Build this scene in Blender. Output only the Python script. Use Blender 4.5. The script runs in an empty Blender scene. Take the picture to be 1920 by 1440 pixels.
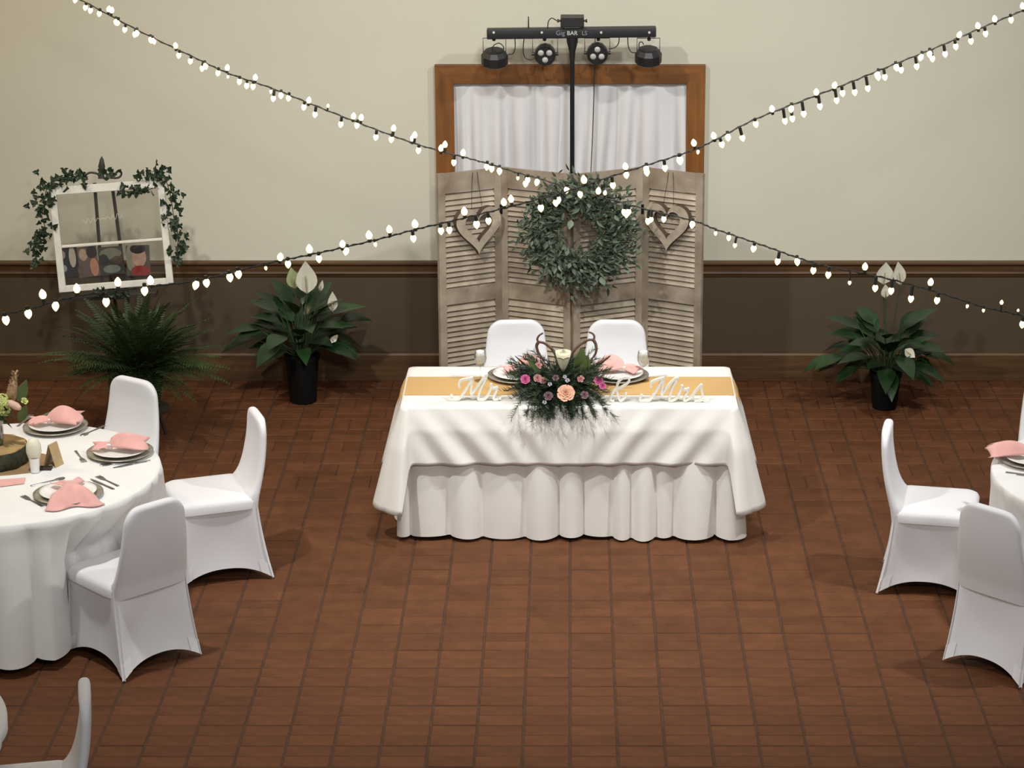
import bpy, bmesh, math, random
from mathutils import Vector, Matrix
random.seed(7)
PI = math.pi
SC = bpy.context.scene
COL = SC.collection

# ------------------------------------------------------------------ camera
F_PX, CAM_H, PITCH, PPX, PPY = 4618.0, 4.82, math.radians(17.5), 1069.0, 720.0
CP, SP = math.cos(PITCH), math.sin(PITCH)
cam_d = bpy.data.cameras.new('camera')
cam_d.sensor_width = 36.0
cam_d.lens = F_PX / 1920 * 36.0
cam_d.shift_x = -(PPX - 960.0) / 1920.0
cam_d.clip_end = 100
cam = bpy.data.objects.new('camera', cam_d)
cam.location = (0, 0, CAM_H)
cam.rotation_euler = (PI / 2 - PITCH, 0, 0)
COL.objects.link(cam)
SC.camera = cam

# ------------------------------------------------------------------ world, lamps, exposure
w = bpy.data.worlds.new('world')
SC.world = w
w.use_nodes = True
w.node_tree.nodes['Background'].inputs[0].default_value = (1.0, 0.97, 0.92, 1)
w.node_tree.nodes['Background'].inputs[1].default_value = 0.21
SC.view_settings.view_transform = 'Standard'
SC.view_settings.look = 'None'
SC.view_settings.exposure = 0.0
SC.view_settings.gamma = 1.0
SC.view_settings.use_curve_mapping = False


def lamp(name, loc, watts, color, radius):
    d = bpy.data.lights.new(name, 'POINT')
    d.energy = watts
    d.color = color
    d.shadow_soft_size = radius
    o = bpy.data.objects.new(name, d)
    o.location = loc
    COL.objects.link(o)
    return o


def spot(name, loc, target, watts, color, radius, cone, blend=1.0):
    d = bpy.data.lights.new(name, 'SPOT')
    d.energy = watts
    d.color = color
    d.shadow_soft_size = radius
    d.spot_size = math.radians(cone)
    d.spot_blend = blend
    o = bpy.data.objects.new(name, d)
    o.location = loc
    o.rotation_euler = (Vector(target) - Vector(loc)).to_track_quat('-Z', 'Y').to_euler()
    COL.objects.link(o)
    return o


spot('ceiling_lamp', (-2.6, 10.0, 5.6), (-0.8, 12.9, 0.6), 780, (1.0, 0.98, 0.94), 0.10, 96)
spot('ceiling_lamp.001', (3.6, 10.8, 5.6), (0.8, 12.9, 0.6), 630, (1.0, 0.985, 0.96), 0.10, 96)
spot('ceiling_spot', (0.3, 11.2, 6.4), (0.2, 11.9, 0.0), 760, (1.0, 0.975, 0.94), 0.2, 46)
spot('wall_fill', (0.8, 9.4, 5.8), (0.6, 15.4, 3.4), 640, (1.0, 0.985, 0.96), 0.25, 90)  # unseen spot added to brighten the centre and right of the wall
spot('front_fill', (0.4, 2.6, 5.6), (0.2, 12.6, 1.0), 800, (1.0, 0.985, 0.965), 0.3, 66)  # unseen fill added to lift the upright cloths and chair backs
lamp('wall_lamp', (-5.0, 12.6, 4.4), 165, (1.0, 0.72, 0.38), 0.2)


# ------------------------------------------------------------------ geometry of the place
def ray(px, py):
    u, v = (px - PPX) / F_PX, (py - PPY) / F_PX
    return Vector((u, CP - v * SP, -SP - v * CP))


def onz(px, py, z):
    r = ray(px, py)
    return r * ((z - CAM_H) / r.z) + Vector((0, 0, CAM_H))


def ont(px, py, t):
    r = ray(px, py)
    return r * (t / r.y) + Vector((0, 0, CAM_H))


def srgb(r, g, b):
    def c(x):
        x /= 255.0
        return x / 12.92 if x <= 0.04045 else ((x + 0.055) / 1.055) ** 2.4
    return (c(r), c(g), c(b))


# ------------------------------------------------------------------ materials
def new_mat(name):
    m = bpy.data.materials.new(name)
    m.use_nodes = True
    nt = m.node_tree
    return m, nt, nt.nodes, nt.links, nt.nodes['Principled BSDF']


def mat(name, col, rough=0.6, var=0.12, scale=8.0, bump=0.0, bscale=60.0, metal=0.0, stretch=(1, 1, 1),
        sheen=0.0, spec=0.5, rand=None, col2=None, detail=4.0, sub=0.0):
    """principled material with noise colour variation, optional bump, optional per-object/island variation"""
    m, nt, N, L, P = new_mat(name)
    P.inputs['Roughness'].default_value = rough
    P.inputs['Metallic'].default_value = metal
    P.inputs['Specular IOR Level'].default_value = spec
    if sheen:
        P.inputs['Sheen Weight'].default_value = sheen
    if sub:
        P.inputs['Subsurface Weight'].default_value = sub
        P.inputs['Subsurface Radius'].default_value = (0.02, 0.02, 0.02)
    tc = N.new('ShaderNodeTexCoord')
    mp = N.new('ShaderNodeMapping')
    mp.inputs['Scale'].default_value = stretch
    L.new(tc.outputs['Object'], mp.inputs['Vector'])
    nz = N.new('ShaderNodeTexNoise')
    nz.inputs['Scale'].default_value = scale
    nz.inputs['Detail'].default_value = detail
    L.new(mp.outputs['Vector'], nz.inputs['Vector'])
    ramp = N.new('ShaderNodeValToRGB')
    a = [max(0, c * (1 - var)) for c in col]
    b = [min(1, c * (1 + var)) for c in col] if col2 is None else list(col2)
    if col2 is not None:
        a = list(col)
    ramp.color_ramp.elements[0].position = 0.3
    ramp.color_ramp.elements[1].position = 0.7
    ramp.color_ramp.elements[0].color = (*a, 1)
    ramp.color_ramp.elements[1].color = (*b, 1)
    L.new(nz.outputs['Fac'], ramp.inputs['Fac'])
    out = ramp.outputs['Color']
    if rand:
        kind, amt = rand
        if kind == 'object':
            g = N.new('ShaderNodeObjectInfo')
            sock = g.outputs['Random']
        else:
            g = N.new('ShaderNodeNewGeometry')
            sock = g.outputs['Random Per Island']
        mr = N.new('ShaderNodeMapRange')
        mr.inputs['To Min'].default_value = 1 - amt
        mr.inputs['To Max'].default_value = 1 + amt
        L.new(sock, mr.inputs['Value'])
        hs = N.new('ShaderNodeHueSaturation')
        L.new(mr.outputs['Result'], hs.inputs['Value'])
        L.new(out, hs.inputs['Color'])
        out = hs.outputs['Color']
    L.new(out, P.inputs['Base Color'])
    if bump:
        nb = N.new('ShaderNodeTexNoise')
        nb.inputs['Scale'].default_value = bscale
        nb.inputs['Detail'].default_value = 3
        L.new(mp.outputs['Vector'], nb.inputs['Vector'])
        bp = N.new('ShaderNodeBump')
        bp.inputs['Strength'].default_value = bump
        bp.inputs['Distance'].default_value = 0.01
        L.new(nb.outputs['Fac'], bp.inputs['Height'])
        L.new(bp.outputs['Normal'], P.inputs['Normal'])
    return m


def emis(name, col, strength):
    m, nt, N, L, P = new_mat(name)
    P.inputs['Base Color'].default_value = (1, 0.9, 0.7, 1)
    P.inputs['Emission Color'].default_value = (*col, 1)
    P.inputs['Emission Strength'].default_value = strength
    return m


def glass_mat(name, refl=0.08, tint=(1, 1, 1)):
    m, nt, N, L, P = new_mat(name)
    N.remove(P)
    t = N.new('ShaderNodeBsdfTransparent')
    t.inputs[0].default_value = (*tint, 1)
    g = N.new('ShaderNodeBsdfGlossy')
    g.inputs['Roughness'].default_value = 0.03
    lw = N.new('ShaderNodeLayerWeight')
    lw.inputs['Blend'].default_value = 0.25
    ma = N.new('ShaderNodeMath')
    ma.operation = 'MULTIPLY_ADD'
    ma.inputs[1].default_value = 0.5
    ma.inputs[2].default_value = refl
    ma.use_clamp = True
    L.new(lw.outputs['Fresnel'], ma.inputs[0])
    mx = N.new('ShaderNodeMixShader')
    L.new(ma.outputs[0], mx.inputs['Fac'])
    L.new(t.outputs[0], mx.inputs[1])
    L.new(g.outputs[0], mx.inputs[2])
    L.new(mx.outputs[0], N['Material Output'].inputs['Surface'])
    return m


def burlap_mat(name, col):
    m, nt, N, L, P = new_mat(name)
    P.inputs['Roughness'].default_value = 0.9
    P.inputs['Specular IOR Level'].default_value = 0.1
    tc = N.new('ShaderNodeTexCoord')
    ws = []
    for ax in ('X', 'Y'):
        wv = N.new('ShaderNodeTexWave')
        wv.bands_direction = ax
        wv.inputs['Scale'].default_value = 90
        wv.inputs['Distortion'].default_value = 1.5
        L.new(tc.outputs['Object'], wv.inputs['Vector'])
        ws.append(wv)
    mx = N.new('ShaderNodeMath')
    mx.operation = 'MULTIPLY'
    L.new(ws[0].outputs['Fac'], mx.inputs[0])
    L.new(ws[1].outputs['Fac'], mx.inputs[1])
    rp = N.new('ShaderNodeValToRGB')
    rp.color_ramp.elements[0].color = (*[c * 0.8 for c in col], 1)
    rp.color_ramp.elements[1].color = (*[min(1, c * 1.12) for c in col], 1)
    L.new(mx.outputs[0], rp.inputs['Fac'])
    L.new(rp.outputs['Color'], P.inputs['Base Color'])
    bp = N.new('ShaderNodeBump')
    bp.inputs['Strength'].default_value = 0.3
    bp.inputs['Distance'].default_value = 0.002
    L.new(mx.outputs[0], bp.inputs['Height'])
    L.new(bp.outputs['Normal'], P.inputs['Normal'])
    return m


M = {}
M['wall'] = mat('cream_wall_paint', (0.585, 0.565, 0.465), 0.85, 0.025, 1.2, 0.08, 140, spec=0.2)
M['dado'] = mat('brown_dado_paint', (0.084, 0.060, 0.036), 0.7, 0.06, 2.0, 0.06, 120, spec=0.25)
M['rail'] = mat('dark_oak_rail', (0.085, 0.042, 0.014), 0.5, 0.3, 6, 0.05, 40, stretch=(0.4, 6, 6))
M['oak'] = mat('oak_door_casing', (0.190, 0.070, 0.012), 0.45, 0.28, 5, 0.05, 30, stretch=(5, 5, 0.6))
M['oakh'] = mat('oak_door_casing_head', (0.190, 0.070, 0.012), 0.45, 0.28, 5, 0.05, 30, stretch=(0.6, 5, 5))
M['door'] = mat('dark_door_wood', (0.10, 0.045, 0.015), 0.5, 0.2, 5, 0.05, 30, stretch=(5, 5, 0.6))
M['mortar'] = mat('floor_mortar', (0.060, 0.026, 0.0125), 0.9, 0.2, 20, 0.2, 80)
M['brick'] = mat('red_brick_paver', (0.096, 0.0365, 0.015), 0.62, 0.22, 9, 0.25, 70, col2=(0.130, 0.050, 0.0215), rand=('object', 0.10), spec=0.15)
M['bricks'] = mat('red_brick_paver_field', (0.096, 0.0365, 0.015), 0.62, 0.22, 9, 0.25, 70, col2=(0.130, 0.050, 0.0215), rand=('island', 0.12), spec=0.15)
M['curtain'] = mat('white_curtain_cloth', (0.66, 0.65, 0.655), 0.8, 0.03, 5, 0.05, 200, sheen=0.2, spec=0.2)
M['cloth'] = mat('ivory_table_linen', (0.80, 0.78, 0.735), 0.75, 0.03, 6, 0.05, 180, sheen=0.2, spec=0.25)
M['overlay'] = mat('satin_table_overlay', (0.775, 0.76, 0.72), 0.5, 0.03, 6, 0.05, 90, sheen=0.2, spec=0.4)
M['rcloth'] = mat('white_table_linen', (0.80, 0.80, 0.785), 0.75, 0.03, 6, 0.05, 180, sheen=0.2, spec=0.25)
M['spandex'] = mat('white_spandex', (0.74, 0.74, 0.765), 0.6, 0.02, 4, 0.03, 200, sheen=0.15, spec=0.3)
M['spandex2'] = mat('white_spandex_pocket', (0.82, 0.82, 0.84), 0.6, 0.02, 4, spec=0.3)
M['burlap'] = burlap_mat('burlap_runner', (0.62, 0.40, 0.17))
M['burlapd'] = burlap_mat('dark_burlap', (0.36, 0.23, 0.12))
M['whitewash'] = mat('whitewashed_shutter_wood', (0.21, 0.160, 0.112), 0.75, 0.2, 4.5, 0.2, 60, stretch=(1, 1, 1), col2=(0.44, 0.375, 0.29), detail=6, spec=0.25)
M['slat'] = mat('whitewashed_slat_wood', (0.22, 0.170, 0.120), 0.75, 0.2, 4.0, 0.2, 60, col2=(0.50, 0.43, 0.34), rand=('object', 0.2), detail=6, spec=0.25)
M['hearttop'] = mat('pale_heart_wood', (0.40, 0.34, 0.26), 0.8, 0.2, 14, 0.2, 60, spec=0.2)
M['heartside'] = mat('dark_heart_wood', (0.10, 0.072, 0.05), 0.85, 0.25, 12, 0.2, 60, spec=0.2)
M['black'] = mat('black_plastic', (0.012, 0.012, 0.013), 0.45, 0.2, 20)
M['blackm'] = mat('black_metal', (0.010, 0.010, 0.011), 0.4, 0.2, 20, metal=0.2)
M['wirec'] = mat('dark_wire', (0.016, 0.017, 0.013), 0.6, 0.2, 20)
M['steel'] = mat('bright_steel', (0.6, 0.6, 0.6), 0.25, 0.1, 20, metal=1.0)
M['lens'] = mat('grey_lamp_lens', (0.42, 0.43, 0.40), 0.15, 0.1, 20)
M['ink'] = mat('white_lettering', (0.55, 0.57, 0.55), 0.6, 0.05, 20)
M['inkg'] = mat('grey_lettering', (0.22, 0.22, 0.23), 0.6, 0.05, 20)
M['bulb'] = emis('lit_bulb_glass', (1.0, 0.70, 0.33), 2.6)
M['socket'] = mat('bulb_socket', (0.018, 0.022, 0.016), 0.6, 0.2, 20)
M['charger'] = mat('silver_charger', (0.42, 0.39, 0.33), 0.38, 0.2, 30, metal=0.6)
M['china'] = mat('white_china', (0.84, 0.83, 0.80), 0.2, 0.02, 10)
M['napkin'] = mat('pink_napkin', (0.74, 0.40, 0.37), 0.8, 0.06, 20, 0.1, 200, sheen=0.3, spec=0.2)
M['ring'] = mat('napkin_ring', (0.55, 0.45, 0.42), 0.4, 0.1, 30, metal=0.4)
M['cutlery'] = mat('grey_cutlery', (0.33, 0.33, 0.34), 0.28, 0.1, 30, metal=0.9)
M['glass'] = glass_mat('clear_glass', 0.05, (0.97, 0.98, 0.97))
M['pane'] = glass_mat('window_pane_glass', 0.05, (0.93, 0.92, 0.90))
M['etch'] = glass_mat('faint_paint_on_glass', 0.02, (1, 1, 1))
nt_ = M['etch'].node_tree
df_ = nt_.nodes.new('ShaderNodeBsdfDiffuse')
df_.inputs[0].default_value = (0.75, 0.72, 0.65, 1)
mx_ = nt_.nodes.new('ShaderNodeMixShader')
mx_.inputs['Fac'].default_value = 0.6
nt_.links.new(nt_.nodes['Transparent BSDF'].outputs[0], mx_.inputs[1])
nt_.links.new(df_.outputs[0], mx_.inputs[2])
nt_.links.new(mx_.outputs[0], nt_.nodes['Material Output'].inputs['Surface'])
M['whitep'] = mat('white_chipped_paint', (0.70, 0.68, 0.60), 0.6, 0.08, 20, 0.1, 60)
M['ivy'] = mat('ivy_leaf', (0.018, 0.036, 0.014), 0.5, 0.35, 30, rand=('object', 0.35))
M['ivys'] = mat('ivy_leaf_small', (0.018, 0.036, 0.014), 0.5, 0.35, 30, rand=('island', 0.35))
M['fern'] = mat('fern_green', (0.024, 0.045, 0.008), 0.6, 0.35, 10, rand=('object', 0.3))
M['lily'] = mat('lily_leaf', (0.013, 0.034, 0.010), 0.3, 0.35, 8, rand=('object', 0.4))
M['spathe'] = mat('lily_spathe', (0.66, 0.64, 0.52), 0.5, 0.08, 12, sub=0.2)
M['spatheg'] = mat('lily_spathe_green', (0.36, 0.42, 0.20), 0.5, 0.15, 12)
M['spadix'] = mat('lily_spadix', (0.35, 0.32, 0.20), 0.7, 0.15, 40)
M['stem'] = mat('green_stem', (0.03, 0.06, 0.02), 0.6, 0.2, 30)
M['pot'] = mat('black_plant_pot', (0.004, 0.004, 0.004), 0.7, 0.2, 12, spec=0.2)
M['soil'] = mat('potting_soil', (0.02, 0.014, 0.009), 0.95, 0.3, 40, 0.5, 80)
M['sage'] = mat('sage_wreath_leaf', (0.105, 0.140, 0.095), 0.55, 0.3, 20, rand=('object', 0.6))
M['sages'] = mat('sage_wreath_leaf_small', (0.055, 0.078, 0.045), 0.55, 0.3, 20, rand=('island', 0.6))
M['vine'] = mat('brown_vine', (0.045, 0.026, 0.018), 0.75, 0.3, 30, 0.2, 80)
M['antler'] = mat('curled_branch_bark', (0.11, 0.060, 0.045), 0.6, 0.3, 40, 0.1, 80)
M['pine'] = mat('pine_needles', (0.012, 0.028, 0.012), 0.6, 0.35, 20, rand=('island', 0.5))
M['pinel'] = mat('pine_needles_light', (0.035, 0.055, 0.018), 0.6, 0.35, 20, rand=('island', 0.4))
M['greenleaf'] = mat('broad_green_leaf', (0.075, 0.11, 0.03), 0.5, 0.25, 15)
M['ivoryrose'] = mat('ivory_petal', (0.72, 0.69, 0.52), 0.6, 0.06, 20, sub=0.2)
M['peachrose'] = mat('peach_petal', (0.62, 0.33, 0.22), 0.6, 0.1, 20)
M['magenta'] = mat('magenta_petal', (0.46, 0.085, 0.22), 0.6, 0.2, 30)
M['dusty'] = mat('dusty_pink_petal', (0.42, 0.19, 0.19), 0.6, 0.2, 30)
M['plum'] = mat('plum_petal', (0.12, 0.06, 0.07), 0.6, 0.2, 30)
M['lavender'] = mat('lavender_petal', (0.44, 0.40, 0.46), 0.6, 0.15, 30)
M['hydr'] = mat('lime_hydrangea_petal', (0.52, 0.56, 0.20), 0.6, 0.15, 30)
M['pinkspike'] = mat('tan_astilbe', (0.34, 0.22, 0.12), 0.7, 0.25, 40, 0.3, 90)
M['pinklily'] = mat('pale_pink_bud', (0.60, 0.40, 0.30), 0.6, 0.1, 20)
M['bark'] = mat('mossy_bark', (0.035, 0.038, 0.018), 0.9, 0.5, 30, 0.5, 60)
M['woodslice'] = mat('pale_cut_wood', (0.42, 0.27, 0.11), 0.7, 0.2, 14, 0.1, 60)
M['script'] = mat('ivory_painted_wood', (0.76, 0.74, 0.66), 0.6, 0.05, 20)
M['kraft'] = mat('kraft_card', (0.46, 0.33, 0.17), 0.8, 0.08, 20)
M['easel'] = mat('dark_easel_wood', (0.035, 0.024, 0.016), 0.6, 0.2, 20)
M['candle'] = mat('cream_candle', (0.72, 0.69, 0.55), 0.5, 0.05, 20, sub=0.2)
M['iron'] = mat('dark_scroll_iron', (0.03, 0.028, 0.022), 0.6, 0.2, 30)


# ------------------------------------------------------------------ mesh helpers
class MB:
    def __init__(s):
        s.v, s.f, s.m = [], [], []
        s.slot = 0

    def add(s, vs, fs):
        o = len(s.v)
        s.v += [tuple(q) for q in vs]
        s.f += [tuple(i + o for i in q) for q in fs]
        s.m += [s.slot] * len(fs)
        return s

    def box(s, x0, x1, y0, y1, z0, z1, mtx=None):
        vs = [Vector(q) for q in ((x0, y0, z0), (x1, y0, z0), (x1, y1, z0), (x0, y1, z0), (x0, y0, z1), (x1, y0, z1), (x1, y1, z1), (x0, y1, z1))]
        if mtx is not None:
            vs = [mtx @ q for q in vs]
        return s.add(vs, [(0, 3, 2, 1), (4, 5, 6, 7), (0, 1, 5, 4), (1, 2, 6, 5), (2, 3, 7, 6), (3, 0, 4, 7)])

    def loft(s, rings, cap=True, closed=True):
        n = len(rings[0])
        vs = [q for r in rings for q in r]
        fs = []
        for i in range(len(rings) - 1):
            for j in range(n if closed else n - 1):
                k = (j + 1) % n
                fs.append((i * n + j, i * n + k, (i + 1) * n + k, (i + 1) * n + j))
        if cap and closed:
            fs.append(tuple(range(n - 1, -1, -1)))
            fs.append(tuple((len(rings) - 1) * n + j for j in range(n)))
        return s.add(vs, fs)

    def grid(s, fn, nu, nv):
        vs = [fn(i / nu, j / nv) for j in range(nv + 1) for i in range(nu + 1)]
        fs = [(j * (nu + 1) + i, j * (nu + 1) + i + 1, (j + 1) * (nu + 1) + i + 1, (j + 1) * (nu + 1) + i) for j in range(nv) for i in range(nu)]
        return s.add(vs, fs)

    def tube(s, pts, rad, seg=8, cap=True):
        pts = [Vector(p) for p in pts]
        n = len(pts)
        rad = rad if isinstance(rad, (list, tuple)) else [rad] * n
        rings = []
        up = Vector((0.0, 0.0, 1.0))
        for i, p in enumerate(pts):
            t = (pts[min(i + 1, n - 1)] - pts[max(i - 1, 0)])
            t = t.normalized() if t.length > 1e-9 else Vector((0, 0, 1))
            if i == 0:
                up = Vector((0, 0, 1)) if abs(t.z) < 0.9 else Vector((1, 0, 0))
            a = t.cross(up)
            a = a.normalized() if a.length > 1e-6 else t.orthogonal().normalized()
            b = a.cross(t).normalized()
            up = b
            rings.append([p + (a * math.cos(2 * PI * k / seg) + b * math.sin(2 * PI * k / seg)) * rad[i] for k in range(seg)])
        return s.loft(rings, cap)

    def lathe(s, prof, seg=32, mtx=None, cap=True):
        rings = []
        for r, z in prof:
            ring = [Vector((max(r, 1e-4) * math.cos(2 * PI * k / seg), max(r, 1e-4) * math.sin(2 * PI * k / seg), z)) for k in range(seg)]
            if mtx is not None:
                ring = [mtx @ q for q in ring]
            rings.append(ring)
        return s.loft(rings, cap)

    def ribbon(s, pts, wid, y0, y1):
        """flat strip following a path in the x-z plane, thickened along y"""
        n = len(pts)
        L, R = [], []
        for i, p in enumerate(pts):
            a, b = pts[max(i - 1, 0)], pts[min(i + 1, n - 1)]
            dx, dz = b[0] - a[0], b[1] - a[1]
            l = math.hypot(dx, dz) or 1
            nx, nz = -dz / l, dx / l
            h = wid / 2
            L.append((p[0] + nx * h, p[1] + nz * h))
            R.append((p[0] - nx * h, p[1] - nz * h))
        k_ = 0.00002      # a hair of slope keeps crossing strokes from lying in one plane
        rings = [[(L[i][0], y0 - i * k_, L[i][1]), (L[i][0], y1 + i * k_, L[i][1]), (R[i][0], y1 + i * k_, R[i][1]), (R[i][0], y0 - i * k_, R[i][1])] for i in range(n)]
        for i in range(1, n - 1):
            a = Vector((pts[i][0] - pts[i - 1][0], pts[i][1] - pts[i - 1][1]))
            b = Vector((pts[i + 1][0] - pts[i][0], pts[i + 1][1] - pts[i][1]))
            if a.length > 1e-6 and b.length > 1e-6 and abs(a.angle(b)) > 0.45:
                e_ = 0.0005 + i * k_ + (i % 9) * 0.00013
                s.lathe([(wid / 2, y0 - e_), (wid / 2, y1 + e_)], 14, Matrix.Translation((pts[i][0], 0, pts[i][1])) @ Matrix.Rotation(-PI / 2, 4, 'X'))
        return s.loft(rings)

    def mesh(s, name):
        me = bpy.data.meshes.new(name)
        me.from_pydata(s.v, [], s.f)
        me.update()
        bm = bmesh.new()
        bm.from_mesh(me)
        bmesh.ops.recalc_face_normals(bm, faces=bm.faces)
        bm.to_mesh(me)
        bm.free()
        return me


def link(name, me, mats, parent=None, loc=None, rot=None, smooth=40):
    if not isinstance(mats, (list, tuple)):
        mats = [mats]
    if not me.materials:
        for m in mats:
            me.materials.append(M[m] if isinstance(m, str) else m)
    o = bpy.data.objects.new(name, me)
    COL.objects.link(o)
    if parent is not None:
        o.parent = parent
    if loc is not None:
        o.location = loc
    if rot is not None:
        o.rotation_euler = rot
    return o


def obj(name, mb, mats, parent=None, loc=None, rot=None, smooth=True, sharp=35):
    me = mb.mesh(name)
    if len(set(mb.m)) > 1 and len(me.polygons) == len(mb.m):
        me.polygons.foreach_set('material_index', mb.m)
    if smooth:
        me.polygons.foreach_set('use_smooth', [True] * len(me.polygons))
        if hasattr(me, 'set_sharp_from_angle'):
            me.set_sharp_from_angle(angle=math.radians(sharp))
    return link(name, me, mats, parent, loc, rot)


def tag(o, label, cat, group=None):
    o['label'] = label
    o['category'] = cat
    if group:
        o['group'] = group
    return o


def thing(name, label, cat, loc=(0, 0, 0), rotz=0.0, group=None):
    o = bpy.data.objects.new(name, None)
    o.empty_display_size = 0.1
    o.location = loc
    o.rotation_euler = (0, 0, rotz)
    COL.objects.link(o)
    return tag(o, label, cat, group)


def struct(name, mb, mats, smooth=False):
    o = obj(name, mb, mats, smooth=smooth)
    o['kind'] = 'structure'
    return o


def copy_tree(o, parent=None):
    c = o.copy()
    COL.objects.link(c)
    if parent is not None:
        c.parent = parent
    for ch in list(o.children):
        copy_tree(ch, c)
    return c


def smooth_path(pts, n=8):
    """catmull-rom"""
    P = [Vector(p) for p in pts]
    out = []
    for i in range(len(P) - 1):
        p0, p1, p2, p3 = P[max(i - 1, 0)], P[i], P[i + 1], P[min(i + 2, len(P) - 1)]
        for k in range(n):
            t = k / n
            out.append(0.5 * ((2 * p1) + (p2 - p0) * t + (2 * p0 - 5 * p1 + 4 * p2 - p3) * t * t + (3 * p1 - p0 - 3 * p2 + p3) * t ** 3))
    out.append(P[-1])
    return out


def rrect(hx, hy, r, n=6, cx=0, cy=0):
    pts = []
    for (sx, sy, a0) in ((1, 1, 0), (-1, 1, PI / 2), (-1, -1, PI), (1, -1, 1.5 * PI)):
        for k in range(n + 1):
            a = a0 + (PI / 2) * k / n
            pts.append((cx + sx * (hx - r) + r * math.cos(a), cy + sy * (hy - r) + r * math.sin(a)))
    return pts


def leaf_mb(mb, base, d, length, width, nrm=None, droop=0.15, fold=0.2, seg=4):
    """a pointed leaf blade, 3 verts across"""
    d = Vector(d).normalized()
    nrm = Vector(nrm) if nrm is not None else Vector((0, 0, 1))
    side = d.cross(nrm)
    side = side.normalized() if side.length > 1e-4 else d.orthogonal().normalized()
    up = side.cross(d).normalized()
    base = Vector(base)
    vs, fs = [], []
    for i in range(seg + 1):
        t = i / seg
        wv = width * 0.5 * (math.sin(PI * min(1, t ** 0.75)) if 0 < t < 1 else 0.0)
        if i == 0:
            wv = width * 0.06
        c = base + d * (length * t) - up * (droop * length * t * t)
        vs += [c - side * wv + up * wv * fold, c, c + side * wv + up * wv * fold]
    for i in range(seg):
        a = i * 3
        fs += [(a, a + 1, a + 4, a + 3), (a + 1, a + 2, a + 5, a + 4)]
    mb.add(vs, fs)


# ------------------------------------------------------------------ the room
WALL_Y = 15.392
DOOR_X, DOOR_Z, CASE = 0.851, 2.079, 0.117

mb = MB()
mb.box(-7, -DOOR_X + 0.06, WALL_Y, WALL_Y + 0.2, 0, 7)
mb.box(DOOR_X - 0.06, 7, WALL_Y, WALL_Y + 0.2, 0, 7)
mb.box(-DOOR_X + 0.06, DOOR_X - 0.06, WALL_Y, WALL_Y + 0.2, DOOR_Z - 0.06, 7)
wall = struct('wall_back', mb, 'wall')
mb = MB()
mb.box(-7, -DOOR_X, WALL_Y - 0.012, WALL_Y, 0, 0.78)
mb.box(DOOR_X, 7, WALL_Y - 0.012, WALL_Y, 0, 0.78)
obj('dado_panel', mb, 'dado', wall, smooth=False)


def prism(mb, prof, x0, x1):
    rings = [[(x, y, z) for (y, z) in prof] for x in (x0, x1)]
    mb.loft(rings)


Y0 = WALL_Y - 0.012
for n, (x0, x1) in enumerate(((-7, -DOOR_X), (DOOR_X, 7))):
    mb = MB()
    prof = [(WALL_Y, 0.803), (Y0 - 0.030, 0.803), (Y0 - 0.036, 0.797), (Y0 - 0.036, 0.786), (Y0 - 0.020, 0.776), (Y0 - 0.016, 0.735), (Y0 - 0.020, 0.722), (Y0 - 0.012, 0.712), (Y0 - 0.008, 0.700), (WALL_Y, 0.700)]
    prism(mb, prof, x0, x1)
    struct('trim_%d' % (n + 1), mb, 'rail')
    mb = MB()
    prof = [(Y0, 0.0), (Y0 - 0.03, 0.0), (Y0 - 0.03, 0.175), (Y0 - 0.024, 0.187), (Y0 - 0.002, 0.194), (Y0, 0.194)]
    prism(mb, prof, x0, x1)
    struct('baseboard_' + ('left', 'right')[n], mb, 'rail')

# door: mitred casing, double leaf
mb = MB()
for s in (-1, 1):
    a, b = s * (DOOR_X - 0.09), s * (DOOR_X - 0.015)
    mb.box(min(s * 0.006, s * (DOOR_X - 0.07)), max(s * 0.006, s * (DOOR_X - 0.07)), WALL_Y + 0.12, WALL_Y + 0.16, 0.012, DOOR_Z - 0.07)
door = struct('door_1', mb, 'door')
ri = DOOR_X - CASE
for s in (-1, 1):
    mb = MB()
    rings = []
    for dep in (0.03, -0.05):
        rings.append([(s * ri, WALL_Y + dep, 0), (s * DOOR_X, WALL_Y + dep, 0), (s * DOOR_X, WALL_Y + dep, DOOR_Z), (s * ri, WALL_Y + dep, DOOR_Z - CASE)])
    mb.loft(rings)
    obj('casing_jamb', mb, 'oak', door, smooth=False)
    mb = MB()
    mb.box(s * 0.28 - 0.17, s * 0.28 + 0.17, WALL_Y + 0.11, WALL_Y + 0.12, 1.1, 1.8)
    mb.box(s * 0.28 - 0.17, s * 0.28 + 0.17, WALL_Y + 0.11, WALL_Y + 0.12, 0.2, 0.95)
    obj('door_panel', mb, 'door', door, smooth=False)
mb = MB()
rings = []
for dep in (0.03, -0.05):
    rings.append([(-DOOR_X, WALL_Y + dep, DOOR_Z), (-ri, WALL_Y + dep, DOOR_Z - CASE), (ri, WALL_Y + dep, DOOR_Z - CASE), (DOOR_X, WALL_Y + dep, DOOR_Z)])
mb.loft(rings)
obj('casing_head', mb, 'oakh', door, smooth=False)

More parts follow.
